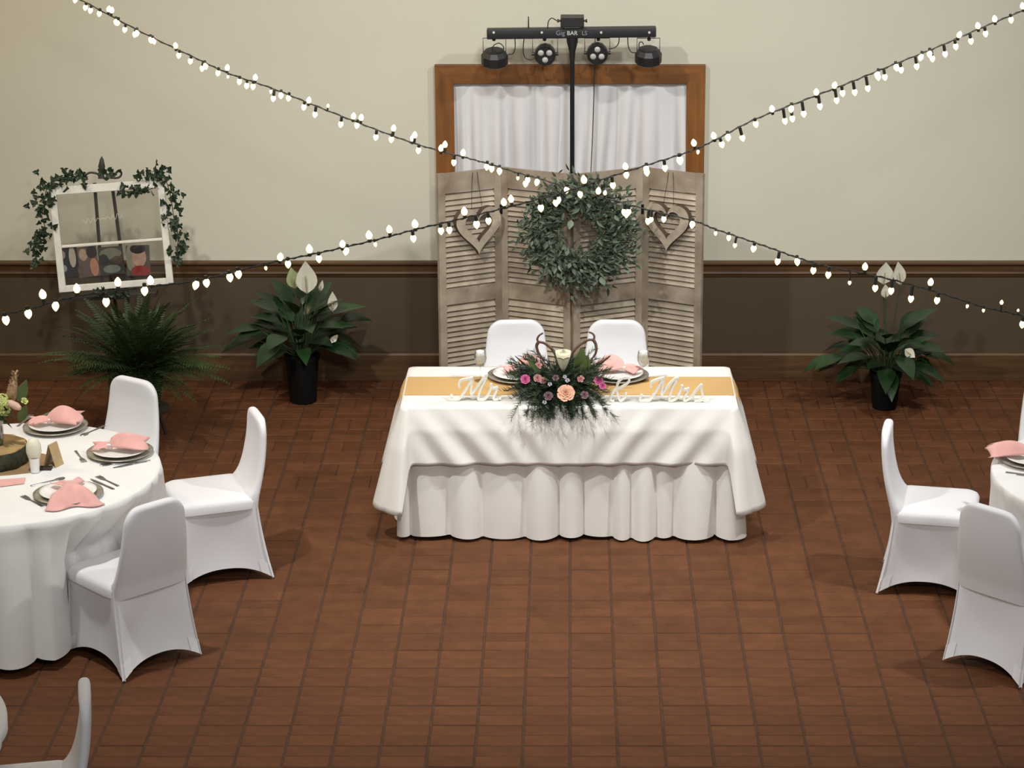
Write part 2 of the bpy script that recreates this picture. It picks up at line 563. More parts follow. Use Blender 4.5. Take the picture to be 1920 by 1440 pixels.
# ------------------------------------------------------------------ brick floor
mb = MB()
mb.box(-7, 7, -1, WALL_Y + 0.2, -0.12, -0.006)
floor = struct('floor', mb, 'mortar')
CELL = 0.21
ROW0 = onz(1069, 1067.5, 0).y            # a heavy joint line
bricks = []                               # (cx, cy, along_x)
n0 = int((8.6 - ROW0) / CELL) - 1
n1 = int((WALL_Y - ROW0) / CELL) + 2
for r in range(n0, n1):
    yc = ROW0 + (r + 0.5) * CELL
    if yc - CELL / 2 > WALL_Y:
        continue
    for c in range(-19, 17):
        xc = (c + 0.5) * CELL
        last = yc + CELL > WALL_Y + 0.03
        basket = yc > 13.30
        vertical = last or (basket and (r + c) % 2 == 0)
        for h in (-1, 1):
            if vertical:
                bricks.append((xc + h * (CELL / 4 - 0.0012), yc, False))
            else:
                bricks.append((xc, yc + h * (CELL / 4 - 0.0016), True))
BW, BD = CELL - 0.0085, CELL / 2 - 0.0045


def brick_mb(mb, cx, cy, along, dz, rot=0.0, bl=0.004):
    hx, hy = (BW / 2, BD / 2) if along else (BD / 2, BW / 2)
    c, s = math.cos(rot), math.sin(rot)
    vs = []
    for (k, z) in ((0.0, -0.045), (0.0, dz - bl), (bl, dz)):
        for (sx, sy) in ((-1, -1), (1, -1), (1, 1), (-1, 1)):
            x, y = sx * (hx - k), sy * (hy - k)
            vs.append((cx + x * c - y * s, cy + x * s + y * c, z))
    fs = [(8, 9, 10, 11)]
    for i in range(2):
        for j in range(4):
            k = (j + 1) % 4
            fs.append((i * 4 + j, i * 4 + k, (i + 1) * 4 + k, (i + 1) * 4 + j))
    mb.add(vs, fs)


def in_view(x, y):
    d = y * CP + CAM_H * SP
    px = PPX + F_PX * x / d
    py = PPY + F_PX * (CAM_H * CP - y * SP) / d
    return -40 < px < 1960 and 640 < py < 1450, py


seen = []
rest = []
for b in bricks:
    ok, py = in_view(b[0], b[1])
    (seen if ok else rest).append((py, b))
seen.sort(key=lambda q: -q[0])
share = []
for k in range(4):
    m_ = MB()
    brick_mb(m_, 0, 0, True, 0.0)
    me = m_.mesh('brick')
    me.materials.append(M['brick'])
    share.append(me)
for i, (py, b) in enumerate(seen[:300]):
    o = bpy.data.objects.new('brick', share[i % 4])
    o.location = (b[0] + random.uniform(-.0012, .0012), b[1] + random.uniform(-.0012, .0012), random.uniform(-.003, 0))
    o.rotation_euler = (random.uniform(-.006, .006), random.uniform(-.004, .004), random.uniform(-.008, .008))
    COL.objects.link(o)
    o.parent = floor
mb = MB()
for py, b in seen[300:] + rest:
    brick_mb(mb, b[0] + random.uniform(-.001, .001), b[1] + random.uniform(-.001, .001), b[2], random.uniform(-.003, 0), random.uniform(-.008, .008))
o = obj('brick_field', mb, 'bricks', floor, smooth=False)
o['kind'] = 'stuff'

# ------------------------------------------------------------------ curtain over the door
rc = random.Random(4)
folds = [(rc.uniform(36, 44), rc.uniform(0, 6), 1.0), (rc.uniform(50, 58), rc.uniform(0, 6), 0.8), (rc.uniform(24, 30), rc.uniform(0, 6), 0.8), (83, 1.0, 0.25)]


def curtain_pt(u, v):
    x = -0.735 + 1.47 * u
    z = 1.972 - 1.93 * v
    a = 0.005 + 0.030 * min(1, v * 4.5)
    warp = 0.10 * v * math.sin(3.1 * x + 1.0) + 0.06 * v * math.sin(8 * x)
    y = sum(am * math.sin(fr * (x + warp) + ph) for fr, ph, am in folds) / 1.7
    y = math.copysign(abs(y) ** 0.8, y)
    if -0.735 < x < -0.60:
        x -= 0.02 * min(1, v * 4) * (-(x + 0.60) / 0.135)
    return (x, WALL_Y - 0.016 - a * y, z)


mb = MB()
mb.grid(curtain_pt, 220, 40)
cu = obj('curtain', mb, 'curtain', sharp=180)
tag(cu, 'white gathered curtain filling the oak door frame behind the shutters', 'curtain')
so = cu.modifiers.new('thick', 'SOLIDIFY')
so.thickness = 0.002

# ------------------------------------------------------------------ folding shutter screen
SH = 1.56
tops = [(-0.806, 14.55), (-0.421, 14.75), (0.013, 14.55), (0.447, 14.75), (0.815, 14.55)]
scr = thing('folding_shutter_screen', 'whitewashed four-panel louvred shutter screen standing before the curtained door', 'screen', (0, 14.65, 0))
panel_frames = []
for i in range(4):
    (xa, ya), (xb, yb) = tops[i], tops[i + 1]
    wid = math.hypot(xb - xa, yb - ya) - 0.006
    ang = math.atan2(yb - ya, xb - xa)
    th = 0.028
    mb = MB()
    st = 0.048
    mb.box(0.003, st, -th / 2, th / 2, 0.012, SH)
    mb.box(wid - st, wid - 0.003, -th / 2, th / 2, 0.012, SH)
    for (z0, z1) in ((SH - 0.125, SH - 0.002), (0.735, 0.835), (0.014, 0.13)):
        mb.box(st, wid - st, -th / 2 + 0.002, th / 2 - 0.002, z0, z1)
    p = obj('shutter_panel', mb, 'whitewash', scr, (xa, ya - 14.65, 0), (0, 0, ang), smooth=False)
    panel_frames.append((xa, ya, ang, wid))
    m_ = MB()
    mtx = Matrix.Rotation(math.radians(56), 4, 'X')
    m_.box(st - 0.002, wid - st + 0.002, -0.021, 0.021, -0.004, 0.004, mtx)
    sme = m_.mesh('slat')
    sme.materials.append(M['slat'])
    for (z0, z1) in ((0.845, SH - 0.135), (0.14, 0.725)):
        n = int((z1 - z0) / 0.0315)
        for k in range(n):
            z = z0 + (k + 0.5) * (z1 - z0) / n
            o = bpy.data.objects.new('slat', sme)
            o.location = (0, 0, z)
            o.rotation_euler = (random.uniform(-.05, .05), 0, 0)
            COL.objects.link(o)
            o.parent = p
    if i in (0, 1, 2):
        for z in (1.30, 0.35):
            m_ = MB()
            yb_ = -th / 2 - 0.004 if i != 1 else th / 2
            m_.box(wid - 0.014, wid + 0.012, yb_, yb_ + 0.004, z - 0.03, z + 0.03)
            m_.tube([(wid, yb_, z - 0.03), (wid, yb_, z + 0.03)], 0.004, 6)
            obj('hinge', m_, 'blackm', p)


def heart_outline(sc, n=64):
    pts = []
    for k in range(n):
        t = 2 * PI * k / n
        x = 16 * math.sin(t) ** 3
        y = 13 * math.cos(t) - 5 * math.cos(2 * t) - 2 * math.cos(3 * t) - math.cos(4 * t)
        pts.append((x * sc, y * sc * 1.08))
    return pts


for i, px, py in ((0, 889, 424), (3, 1259, 418)):
    xa, ya, ang, wid = panel_frames[i]
    yy = 14.60
    c = ont(px, py, yy)
    # local coordinate along the panel
    lx = (c.x - xa) / math.cos(ang)
    py_on = ya + lx * math.sin(ang)
    c = ont(px, py, py_on - 0.03)
    lab = ('open wooden heart hung on the shutter leaf nearer the glass-fronted photo display', 'open wooden heart hung on the shutter leaf farther from the glass-fronted photo display')[0 if i == 0 else 1]
    h = thing('wooden_heart', lab, 'heart ornament', (xa + lx * math.cos(ang) + 0.018 * math.sin(ang), ya + lx * math.sin(ang) - 0.018, c.z), ang, 'wooden hearts on the shutters')
    out = heart_outline(0.0094)
    inn = [(x * 0.60, y * 0.60 + 0.006) for x, y in out]
    depth = 0.045
    n = len(out)
    mb = MB()
    vs = [(x, -depth, z) for x, z in out] + [(x, -depth, z) for x, z in inn] + [(x, 0, z) for x, z in out] + [(x, 0, z) for x, z in inn]
    mb.slot = 0
    mb.add(vs, [])
    for k in range(n):
        j = (k + 1) % n
        mb.f += [(k, j, n + j, n + k)]
        mb.m += [0]
        mb.f += [(2 * n + k, 3 * n + k, 3 * n + j, 2 * n + j), (k, 2 * n + k, 2 * n + j, j), (n + k, n + j, 3 * n + j, 3 * n + k)]
        mb.m += [1, 1, 1]
    obj('heart_frame', mb, ['hearttop', 'heartside'], h, smooth=False)
    mb = MB()
    zt = SH - c.z
    for sx in (-1, 1):
        mb.tube([(sx * 0.035, -0.02, 0.115), (sx * 0.02, 0.003, zt - 0.06), (sx * 0.015, 0.0035, zt - 0.01)], 0.0016, 5)
    obj('hanging_wire', mb, 'wirec', h)

# ------------------------------------------------------------------ wreath
WC = Vector((0.06, 14.50, 0))
WC = ont(1085, 436, 14.44)
wr = thing('wreath', 'round sage green leafy wreath hung over the middle of the shutters', 'wreath', WC)
mb = MB()
ring = [(0.215 * math.cos(a), random.uniform(-.01, .01), 0.215 * math.sin(a)) for a in [2 * PI * k / 40 for k in range(41)]]
mb.tube(ring, 0.022, 6)
for s in range(3):
    ph = s * 2.1
    mb.tube([((0.215 + 0.03 * math.sin(7 * a + ph)) * math.cos(a), 0.03 * math.cos(7 * a + ph), (0.215 + 0.03 * math.sin(7 * a + ph)) * math.sin(a)) for a in [2 * PI * k / 60 for k in range(61)]], 0.006, 5)
obj('vine_hoop', mb, 'vine', wr)
mb = MB()
mb.tube([(0, 0.02, 0.22), (0.005, 0.04, 0.30), (0.0, 0.055, 0.325)], 0.004, 5)
obj('hook', mb, 'blackm', wr)
lm = []
for k in range(4):
    m_ = MB()
    leaf_mb(m_, (0, 0, 0), (0, 0, 1), 0.05, 0.022 + 0.004 * k, (0, -1, 0), 0.2 - 0.1 * k, 0.3)
    me = m_.mesh('leaf')
    me.materials.append(M['sage'])
    me.polygons.foreach_set('use_smooth', [True] * len(me.polygons))
    lm.append(me)
rw = random.Random(11)


def wreath_pt():
    a = rw.uniform(0, 2 * PI)
    rr = 0.222 + rw.gauss(0, 0.062)
    rr = min(max(rr, 0.105), 0.345)
    return a, rr


for k in range(290):
    a, rr = wreath_pt()
    o = bpy.data.objects.new('leaf', lm[k % 4])
    o.location = (rr * math.cos(a), rw.uniform(-0.085, -0.02), rr * math.sin(a))
    d = Vector((math.cos(a + rw.gauss(0.9, 0.9)), rw.uniform(-0.7, 0.1), math.sin(a + rw.gauss(0.9, 0.9)))).normalized()
    o.rotation_mode = 'QUATERNION'
    o.rotation_quaternion = d.to_track_quat('Z', 'Y')
    s = rw.uniform(0.75, 1.4)
    o.scale = (s, s, s)
    COL.objects.link(o)
    o.parent = wr
mb = MB()
for k in range(2600):
    a, rr = wreath_pt()
    if rw.random() < 0.25:
        rr += rw.uniform(0, 0.07)
    d = Vector((math.cos(a + rw.gauss(0.7, 1.0)), rw.uniform(-0.8, 0.3), math.sin(a + rw.gauss(0.7, 1.0))))
    leaf_mb(mb, (rr * math.cos(a), rw.uniform(-0.075, 0.02), rr * math.sin(a)), d, rw.uniform(0.03, 0.06), rw.uniform(0.010, 0.022), (rw.uniform(-.5, .5), -1, rw.uniform(-.5, .8)), 0.2, 0.3, 3)
for k in range(60):
    a = rw.uniform(0, 2 * PI)
    r0, r1 = 0.24, rw.uniform(0.29, 0.36)
    da = rw.uniform(-.3, .4)
    mb.tube([(r0 * math.cos(a), -0.03, r0 * math.sin(a)), (r1 * math.cos(a + da), rw.uniform(-.07, 0), r1 * math.sin(a + da))], 0.0015, 4)
fo = obj('foliage', mb, 'sages', wr, sharp=180)
fo['kind'] = 'stuff'

# ------------------------------------------------------------------ stage light bar on its stand
BT = 15.08
bl = ont(913, 63, BT)
br = ont(1230, 59, BT)
bc = (bl + br) / 2
BL = (br - bl).length
stand = thing('stage_light_stand', 'black stage light bar with four lamps on a pole rising behind the shutters', 'light stand', (0.013, BT, 0))
mb = MB()
mb.tube([(0, 0, 0.02), (0, 0, 1.25)], 0.019, 12)
mb.tube([(0, 0, 1.2), (0, 0, bc.z - 0.04)], 0.0145, 12)
mb.tube([(0, 0, 1.18), (0, 0, 1.27)], 0.028, 12)
obj('pole', mb, 'blackm', stand)
for k in range(3):
    a = PI / 2 + k * 2 * PI / 3 + PI
    dx, dy = math.cos(a) * 0.27, math.sin(a) * 0.27
    mb = MB()
    mb.tube([(0, 0, 0.55), (dx * 0.95, dy * 0.95, 0.03), (dx, dy, 0.012)], 0.011, 8)
    mb.tube([(0, 0, 0.15), (dx * 0.5, dy * 0.5, 0.29)], 0.007, 6)
    obj('leg', mb, 'blackm', stand)
mb = MB()
zc = bc.z
mb.lathe([(0.016, zc - 0.17), (0.02, zc - 0.115), (0.034, zc - 0.06), (0.036, zc - 0.03)], 16)
obj('pole_collar', mb, 'black', stand)
tilt = math.atan2(br.z - bl.z, br.x - bl.x)
ox = bc.x - 0.013
mb = MB()
hb = 0.031
mtx = Matrix.Translation((ox, 0, zc)) @ Matrix.Rotation(-tilt, 4, 'Y')
rings = []
for x in (-BL / 2, -BL / 2 + 0.004, BL / 2 - 0.004, BL / 2):
    k = 0.004 if abs(x) == BL / 2 else 0
    rings.append([mtx @ Vector((x, py_, pz_)) for py_, pz_ in rrect(0.034 - k, hb - k, 0.005, 3)])
mb.loft(rings)
obj('light_bar', mb, 'black', stand, sharp=30)


def bar_pt(px):
    q = ont(px, 62, BT)
    return q.x - 0.013


for px in (926, 1016, 1127, 1217):
    mb = MB()
    x = bar_pt(px)
    mb.lathe([(0.001, 0.0), (0.007, 0.001), (0.008, 0.004), (0.008, 0.008)], 12, Matrix.Translation((x, -0.042, zc + 0.006)) @ Matrix.Rotation(-PI / 2, 4, 'X'))
    k = obj('bolt_cap', mb, 'ink', stand)
for px in (926, 1021, 1122, 1217):
    mb = MB()
    x = bar_pt(px)
    mb.lathe([(0.006, -0.052), (0.011, -0.048), (0.011, -0.036), (0.006, -0.030)], 10, Matrix.Translation((x, 0, zc)))
    obj('clamp_knob', mb, 'black', stand)
# lettering on the bar
for txt, dx, sz, m_ in (('Gig', -0.073, 0.040, 'inkg'), ('BAR', 0.0, 0.036, 'ink'), ('LS', 0.075, 0.036, 'inkg')):
    c = bpy.data.curves.new('lettering', 'FONT')
    c.body = txt
    c.size = sz
    c.extrude = 0.0008
    c.align_x = 'CENTER'
    c.materials.append(M[m_])
    tmp = bpy.data.objects.new('lettering_source', c)
    COL.objects.link(tmp)
    bpy.context.view_layer.update()
    me = bpy.data.meshes.new_from_object(tmp.evaluated_get(bpy.context.evaluated_depsgraph_get()))
    bpy.data.objects.remove(tmp)
    o = bpy.data.objects.new('lettering', me)
    COL.objects.link(o)
    o.parent = stand
    o.location = (dx, -0.0352, zc - 0.010)
    o.rotation_euler = (PI / 2, 0, 0)


def yoke(mb, x, wid, z0, z1):
    mb.tube([(x - wid, 0, z1), (x - wid, 0, z0), (x + wid, 0, z0), (x + wid, 0, z1)], 0.0035, 6)


# derby lamps (outer), octagonal bodies tipped forward
for px, py, dz in ((927, 106, 0), (1216, 103, 0)):
    x = bar_pt(px)
    z = ont(px, py, BT).z
    mb = MB()
    mtx = Matrix.Translation((x, -0.01, z)) @ Matrix.Rotation(math.radians(14), 4, 'X')
    mb.lathe([(0.070, -0.055), (0.082, -0.045), (0.083, 0.012), (0.064, 0.040), (0.052, 0.046)], 10, mtx)
    la = obj('derby_lamp', mb, 'black', stand, smooth=False)
    mb = MB()
    yoke(mb, x, 0.070, zc - 0.034, z + 0.01)
    obj('yoke', mb, 'steel', la)
# par lamps (inner) with three lenses
for px, py, flip in ((1022, 100, 1), (1120, 98, -1)):
    x = bar_pt(px)
    z = ont(px, py, BT).z
    mb = MB()
    mtx = Matrix.Translation((x, -0.02, z)) @ Matrix.Rotation(math.radians(8), 4, 'X') @ Matrix.Rotation(PI / 2, 4, 'X')
    mb.lathe([(0.040, -0.05), (0.062, -0.03), (0.068, 0.02), (0.066, 0.035), (0.058, 0.036), (0.056, 0.028)], 12, mtx)
    for s in (-1, 1):
        mb.tube([(x + s * 0.064, -0.02, z), (x + s * 0.082, -0.02, z)], [0.010, 0.012], 8)
    la = obj('par_lamp', mb, 'black', stand, sharp=20)
    for k in range(3):
        a = PI / 2 + k * 2 * PI / 3 + (PI if flip > 0 else 0)
        m2 = MB()
        c = mtx @ Vector((0.030 * math.cos(a), 0.030 * math.sin(a), 0.026))
        m2.lathe([(0.019, 0.0), (0.0185, 0.006), (0.013, 0.011), (0.004, 0.013)], 14, Matrix.Translation(c) @ Matrix.Rotation(PI / 2 + math.radians(8), 4, 'X'))
        obj('lens', m2, 'lens', la)
    mb = MB()
    yoke(mb, x, 0.077, zc - 0.034, z)
    obj('yoke', mb, 'steel', la)
# laser box
mb = MB()
x = bar_pt(1073)
zl = ont(1073, 39, BT).z
rings = []
for yy, k in ((-0.075, 0.004), (-0.071, 0), (0.071, 0), (0.075, 0.004)):
    rings.append([(x + a, yy, zl + b) for a, b in rrect(0.072 - k, 0.028 - k, 0.005, 3)])
mb.loft(rings)
lz = obj('laser_box', mb, 'black', stand, sharp=30)
mb = MB()
mb.box(x - 0.05, x + 0.05, -0.02, 0.02, zc + 0.029, zl - 0.026)
obj('bracket', mb, 'steel', stand, smooth=False)
for s in (-1, 1):
    mb = MB()
    mb.tube([(x + s * 0.07, 0, zl), (x + s * 0.082, 0, zl), (x + s * 0.084, 0, zl), (x + s * 0.092, 0, zl)], [0.006, 0.006, 0.011, 0.011], 10)
    obj('knob', mb, 'black', lz)
# antenna and cables
mb = MB()
x = bar_pt(991)
mb.tube([(x, 0, zc + 0.03), (x, 0, zc + 0.098)], [0.005, 0.0035], 6)
obj('antenna', mb, 'black', stand)


def cable(pts, r=0.0035, dy=0.0):
    q = [ont(a, b, BT) for a, b in pts]
    q = [Vector((p.x - 0.013, dy, p.z)) for p in q]
    m2 = MB()
    m2.tube(smooth_path(q, 6), r, 6)
    obj('cable', m2, 'black', stand)


cable([(1027, 54), (1028, 41), (1034, 34), (1041, 37), (1046, 40)])
cable([(965, 68), (966, 88), (962, 100), (953, 102)])
cable([(983, 68), (981, 92), (984, 107), (994, 112), (1003, 108)])
cable([(1161, 66), (1160, 80), (1153, 89), (1141, 92)])
cable([(1177, 66), (1178, 86), (1183, 97), (1192, 99)])
cable([(922, 92), (927, 84), (936, 81), (943, 86), (945, 92)])
cable([(1198, 90), (1199, 80), (1204, 79), (1207, 84)])
cable([(1116, 68), (1115, 120), (1113, 200), (1111, 260), (1108, 325), (1106, 420), (1104, 600)], 0.003, 0.03)

# ------------------------------------------------------------------ head table with cloths
TX0, TX1, TY0, TY1, TZ = -0.905, 0.895, 12.49, 13.215, 0.75
TCX, TCY, THX, THY = (TX0 + TX1) / 2, (TY0 + TY1) / 2, (TX1 - TX0) / 2, (TY1 - TY0) / 2
tb = thing('banquet_table', 'long folding banquet table hidden under ivory cloths before the shutters', 'table', (TCX, TCY, 0))
mb = MB()
mb.box(-THX + 0.02, THX - 0.02, -THY + 0.02, THY - 0.02, TZ - 0.045, TZ - 0.012)
obj('tabletop', mb, 'kraft', tb, smooth=False)
for sx in (-1, 1):
    for sy in (-1, 1):
        mb = MB()
        mb.tube([(sx * (THX - 0.25), sy * (THY - 0.09), TZ - 0.045), (sx * (THX - 0.22), sy * (THY - 0.07), 0.0)], 0.014, 8)
        obj('leg', mb, 'blackm', tb)


def perim(hx, hy, r, step=0.012):
    """points with outward normals around a rounded rectangle, starting at the front-left corner"""
    out = []
    segs = [((-hx + r, -hy), (hx - r, -hy), (0, -1)), ((hx, -hy + r), (hx, hy - r), (1, 0)), ((hx - r, hy), (-hx + r, hy), (0, 1)), ((-hx, hy - r), (-hx, -hy + r), (-1, 0))]
    cor = [((hx - r, -hy + r), -PI / 2), ((hx - r, hy - r), 0), ((-hx + r, hy - r), PI / 2), ((-hx + r, -hy + r), PI)]
    s = 0.0
    for (a, b, nrm), (cc, a0) in zip(segs, cor):
        L = math.hypot(b[0] - a[0], b[1] - a[1])
        n = max(2, int(L / step))
        for k in range(n):
            t = k / n
            out.append((a[0] + (b[0] - a[0]) * t, a[1] + (b[1] - a[1]) * t, nrm[0], nrm[1], s + L * t))
        s += L
        n = 10
        for k in range(n):
            an = a0 + PI / 2 * k / n
            out.append((cc[0] + r * math.cos(an), cc[1] + r * math.sin(an), math.cos(an), math.sin(an), s + r * PI / 2 * k / n))
        s += r * PI / 2
    return out, s


# lower floor-length cloth
rs = random.Random(21)
P, LP = perim(THX - 0.004, THY - 0.004, 0.035)
centers = []
s = 0.0
while s < LP - 0.06:
    centers.append((s, rs.uniform(0.35, 1.0)))
    s += rs.uniform(0.09, 0.27)


def skirt_wave(s):
    best = 0.0
    for i, (c, a) in enumerate(centers):
        c2, _ = centers[(i + 1) % len(centers)]
        if i == len(centers) - 1:
            c2 += LP
        if c <= s < c2:
            t = (s - c) / (c2 - c)
            return a * (math.sin(PI * t) ** 0.55) - 0.15
    return best


rings = []
NV = 14
for v in range(NV + 1):
    t = v / NV
    ringp = []
    for (x, y, nx, ny, s) in P:
        wv = skirt_wave(s)
        dr = 0.004 * t + 0.088 * (t ** 0.7) * wv
        hem = 0.014 + 0.007 * math.sin(9 * s) + 0.005 * (1 - wv)
        z = TZ - 0.003 - (TZ - 0.003 - max(0.006, hem)) * t
        ringp.append((x + nx * dr, y + ny * dr, z))
    rings.append(ringp)
mb = MB()
top_in = [(x * 0.6, y * 0.6, TZ - 0.003) for (x, y, *_ ) in P]
mb.loft([top_in] + rings, cap=False)
c1 = obj('table_skirt', mb, 'cloth', loc=(TCX, TCY, 0), sharp=180)
tag(c1, 'floor-length ivory pleated cloth under the shorter cloth of the head table', 'tablecloth')

# upper overlay cloth with hanging corners
P, LP = perim(THX, THY, 0.04, 0.012)
LF = 2 * (THX - 0.04)
LC = 0.04 * PI / 2
LS_ = 2 * (THY - 0.04)
corner_s = [0.0 - LC / 2, LF + LC / 2, LF + LC * 1.5 + LS_, 2 * LF + 2.5 * LC + LS_]


def cdist(s):
    best = 9
    for c in corner_s:
        for q in (c, c + LP):
            best = min(best, abs(s - q))
    return best


rings = []
NV = 20
ro = random.Random(5)
for v in range(NV + 1):
    t = v / NV
    ringp = []
    for (x, y, nx, ny, s) in P:
        dc = cdist(s)
        front = 0 <= s <= LF
        side = (LF + LC <= s <= LF + LC + LS_) or s >= LF * 2 + LC * 3 + LS_ - 0.02
        kf = math.exp(-(dc / 0.024) ** 2) if front else math.exp(-max(0, dc - 0.03) / 0.11)
        k = kf
        length = 0.315 if front else 0.40
        hang = length + (0.565 - length) * kf
        fl = 0.020 * t + 0.100 * kf * t ** 1.1
        # corner fold
        if dc < 0.32:
            fl += (0.0 if front else 0.028) * t * math.sin(dc * 36.0) * math.exp(-dc / 0.2)
        if front:
            u = s / LF
            edge = min(u, 1 - u)
            sg = 1 if u < 0.5 else -1
            ph = (s * sg - 0.75 * t * hang)
            am = 0.010 * min(1, t * 2.2) * math.exp(-((edge - 0.22) / 0.20) ** 2)
            fl += am * (math.sin(ph * 37 + 0.6 * math.sin(s * 9)) + 0.7 * math.sin(ph * 23 + 1.0))
            fl += 0.004 * t * math.sin(s * 9.0)
        fl = max(fl, 0.004 * t) + 0.026 * min(1, 2.5 * t)
        if t < 0.1:
            z = TZ + 0.006 - 0.006 * (t / 0.1) ** 2 - hang * t * 0.8
        z = TZ + 0.006 - hang * t
        ringp.append((x + nx * fl, y + ny * fl, z))
    rings.append(ringp)
mb = MB()
inner = [[(x * q, y * q, TZ + 0.006) for (x, y, *_ ) in P] for q in (0.5, 0.96)]
mb.loft(inner + rings, cap=False)
n = len(P)
mb.add([(x * 0.5, y * 0.5, TZ + 0.006) for (x, y, *_ ) in P], [tuple(range(n))])
c2 = obj('table_overlay', mb, 'overlay', loc=(TCX, TCY, 0), sharp=180)
tag(c2, 'short ivory satin cloth over the head table with long pointed corners', 'tablecloth')
c2.modifiers.new('thick', 'SOLIDIFY').thickness = 0.0015

# burlap runner
ZT = TZ + 0.0075
mb = MB()
ya, yb = onz(757, 741, ZT).y, onz(757, 707, ZT).y
prof = [(TX0 - 0.012, TZ - 0.035), (TX0 - 0.006, TZ - 0.008), (TX0 + 0.012, ZT), (TX0 + 0.3, ZT), (0, ZT), (TX1 - 0.3, ZT), (TX1 - 0.012, ZT), (TX1 + 0.006, TZ - 0.008), (TX1 + 0.012, TZ - 0.035)]
prof[0] = (TX0 - 0.034, TZ - 0.06)
prof[-1] = (TX1 + 0.034, TZ - 0.06)
prof[1] = (TX0 - 0.012, TZ - 0.008)
prof[-2] = (TX1 + 0.012, TZ - 0.008)
rings = [[(x, ya, z), (x, yb, z), (x, yb, z + 0.002), (x, ya, z + 0.002)] for x, z in prof]
mb.loft(rings)
ru = obj('table_runner', mb, 'burlap', sharp=60)
tag(ru, 'golden burlap runner laid along the head table', 'table runner')


# ------------------------------------------------------------------ script lettering signs
def sign(label, strokes, region, scale, base_y, bold=0.012):
    x0, y0 = region
    basept = onz(x0 + 5, y0 + base_y / scale, ZT)
    t0 = basept.y
    pts_all = []
    conv = []
    for st in strokes:
        q = []
        for a, b in st:
            px, py = x0 + a / scale, y0 + b / scale
            p = ont(px, py, t0)
            q.append((p.x, max(ZT + 0.006, p.z)))
        conv.append(q)
        pts_all += q
    cx = sum(p[0] for p in pts_all) / len(pts_all)
    mb = MB()
    for q in conv:
        path = smooth_path([(a - cx, 0, b - ZT) for a, b in q], 6)
        mb.ribbon([(p.x, max(p.z, 0.0062)) for p in path], bold, -0.010, 0.010)
    lo = min(p[0] for p in pts_all) - cx
    hi = max(p[0] for p in pts_all) - cx
    o = obj('script_sign', mb, 'script', loc=(cx, t0, ZT), smooth=False)
    tag(o, label, 'sign')
    return o


sign('ivory script word reading Mr. standing on the head table', [
    [(250, 690), (205, 730), (170, 800), (230, 830), (330, 828), (420, 790), (560, 610), (680, 400), (755, 250), (745, 450), (740, 660), (860, 520), (1000, 330), (1140, 170), (1080, 330), (980, 520), (930, 680), (920, 790), (990, 826), (1080, 800)],
    [(440, 500), (420, 400), (470, 320), (600, 285), (740, 262)],
    [(1080, 810), (1180, 660), (1250, 480), (1245, 400)],
    [(1250, 490), (1330, 520), (1400, 500), (1370, 600), (1310, 740), (1340, 815), (1430, 790)],
    [(1475, 760), (1470, 820)]], (830, 690), 13.71, 830)
sign('ivory script ampersand standing on the head table', [
    [(400, 420), (380, 500), (310, 560), (270, 480), (245, 330), (290, 210), (380, 160), (450, 175), (440, 240), (330, 320), (210, 380), (150, 470), (140, 545), (200, 570)]], (1130, 690), 9.143, 575)
sign('ivory script word reading Mrs standing on the head table', [
    [(675, 450), (650, 490), (645, 560), (720, 572), (790, 560), (850, 490), (930, 370), (1000, 240), (1040, 170), (1030, 300), (1010, 450), (1100, 330), (1200, 220), (1285, 170), (1230, 270), (1180, 380), (1150, 480), (1145, 560), (1190, 572), (1270, 510), (1330, 400), (1362, 290)],
    [(830, 330), (830, 260), (900, 210), (1030, 172)],
    [(1362, 300), (1380, 355), (1440, 370), (1470, 355), (1440, 430), (1400, 500), (1410, 565), (1510, 500), (1600, 390), (1690, 290), (1690, 350), (1712, 450), (1700, 540), (1640, 572), (1570, 560)],
    [(1700, 545), (1760, 572), (1830, 560)]], (1130, 690), 9.143, 575)


# ------------------------------------------------------------------ place settings
def charger_mesh():
    mb = MB()
    mb.lathe([(0.10, 0.0), (0.105, 0.002), (0.150, 0.012), (0.166, 0.016), (0.167, 0.0185), (0.150, 0.0165), (0.110, 0.007), (0.0, 0.006)], 48)
    me = mb.mesh('charger_plate')
    me.polygons.foreach_set('use_smooth', [True] * len(me.polygons))
    me.materials.append(M['charger'])
    return me


def plate_mesh():
    mb = MB()
    mb.lathe([(0.075, 0.0), (0.08, 0.003), (0.120, 0.014), (0.136, 0.020), (0.136, 0.023), (0.118, 0.018), (0.085, 0.008), (0.0, 0.007)], 48)
    me = mb.mesh('dinner_plate')
    me.polygons.foreach_set('use_smooth', [True] * len(me.polygons))
    me.materials.append(M['china'])
    return me


CH, PL = charger_mesh(), plate_mesh()


def napkin_mesh(puff=0.17, tail=0.08, spread=0.085, high=0.055, seed=1, drop=0.0):
    r = random.Random(seed)
    ph = r.uniform(0, 6)

    def fn(u, v):
        s = -tail + (puff + tail) * u
        a = abs(s) / (puff if s > 0 else tail)
        wv = 0.012 + spread * (a ** 0.8) * (1 if s > 0 else 0.55)
        e = (v - 0.5) * 2
        h = 0.010 + high * (math.sin(PI * min(1, 0.18 + a * 0.75)) if s > 0 else 0.35 * math.sin(PI * min(1, 0.25 + a * 0.7))) * (1 - abs(e) ** 2.2)
        h += 0.010 * a * math.sin(e * 7 + ph)
        x = s + 0.018 * a * math.cos(e * 5 + ph) * (1 if s > 0 else -1)
        z = h
        if drop and s > 0:
            z -= drop * max(0, a - 0.55) ** 1.3
        return (x, e * wv, max(z, -0.028 if a > 0.6 else -0.002) + 0.004)
    mb = MB()
    mb.grid(fn, 22, 20)
    me = mb.mesh('napkin')
    me.polygons.foreach_set('use_smooth', [True] * len(me.polygons))
    me.materials.append(M['napkin'])
    return me


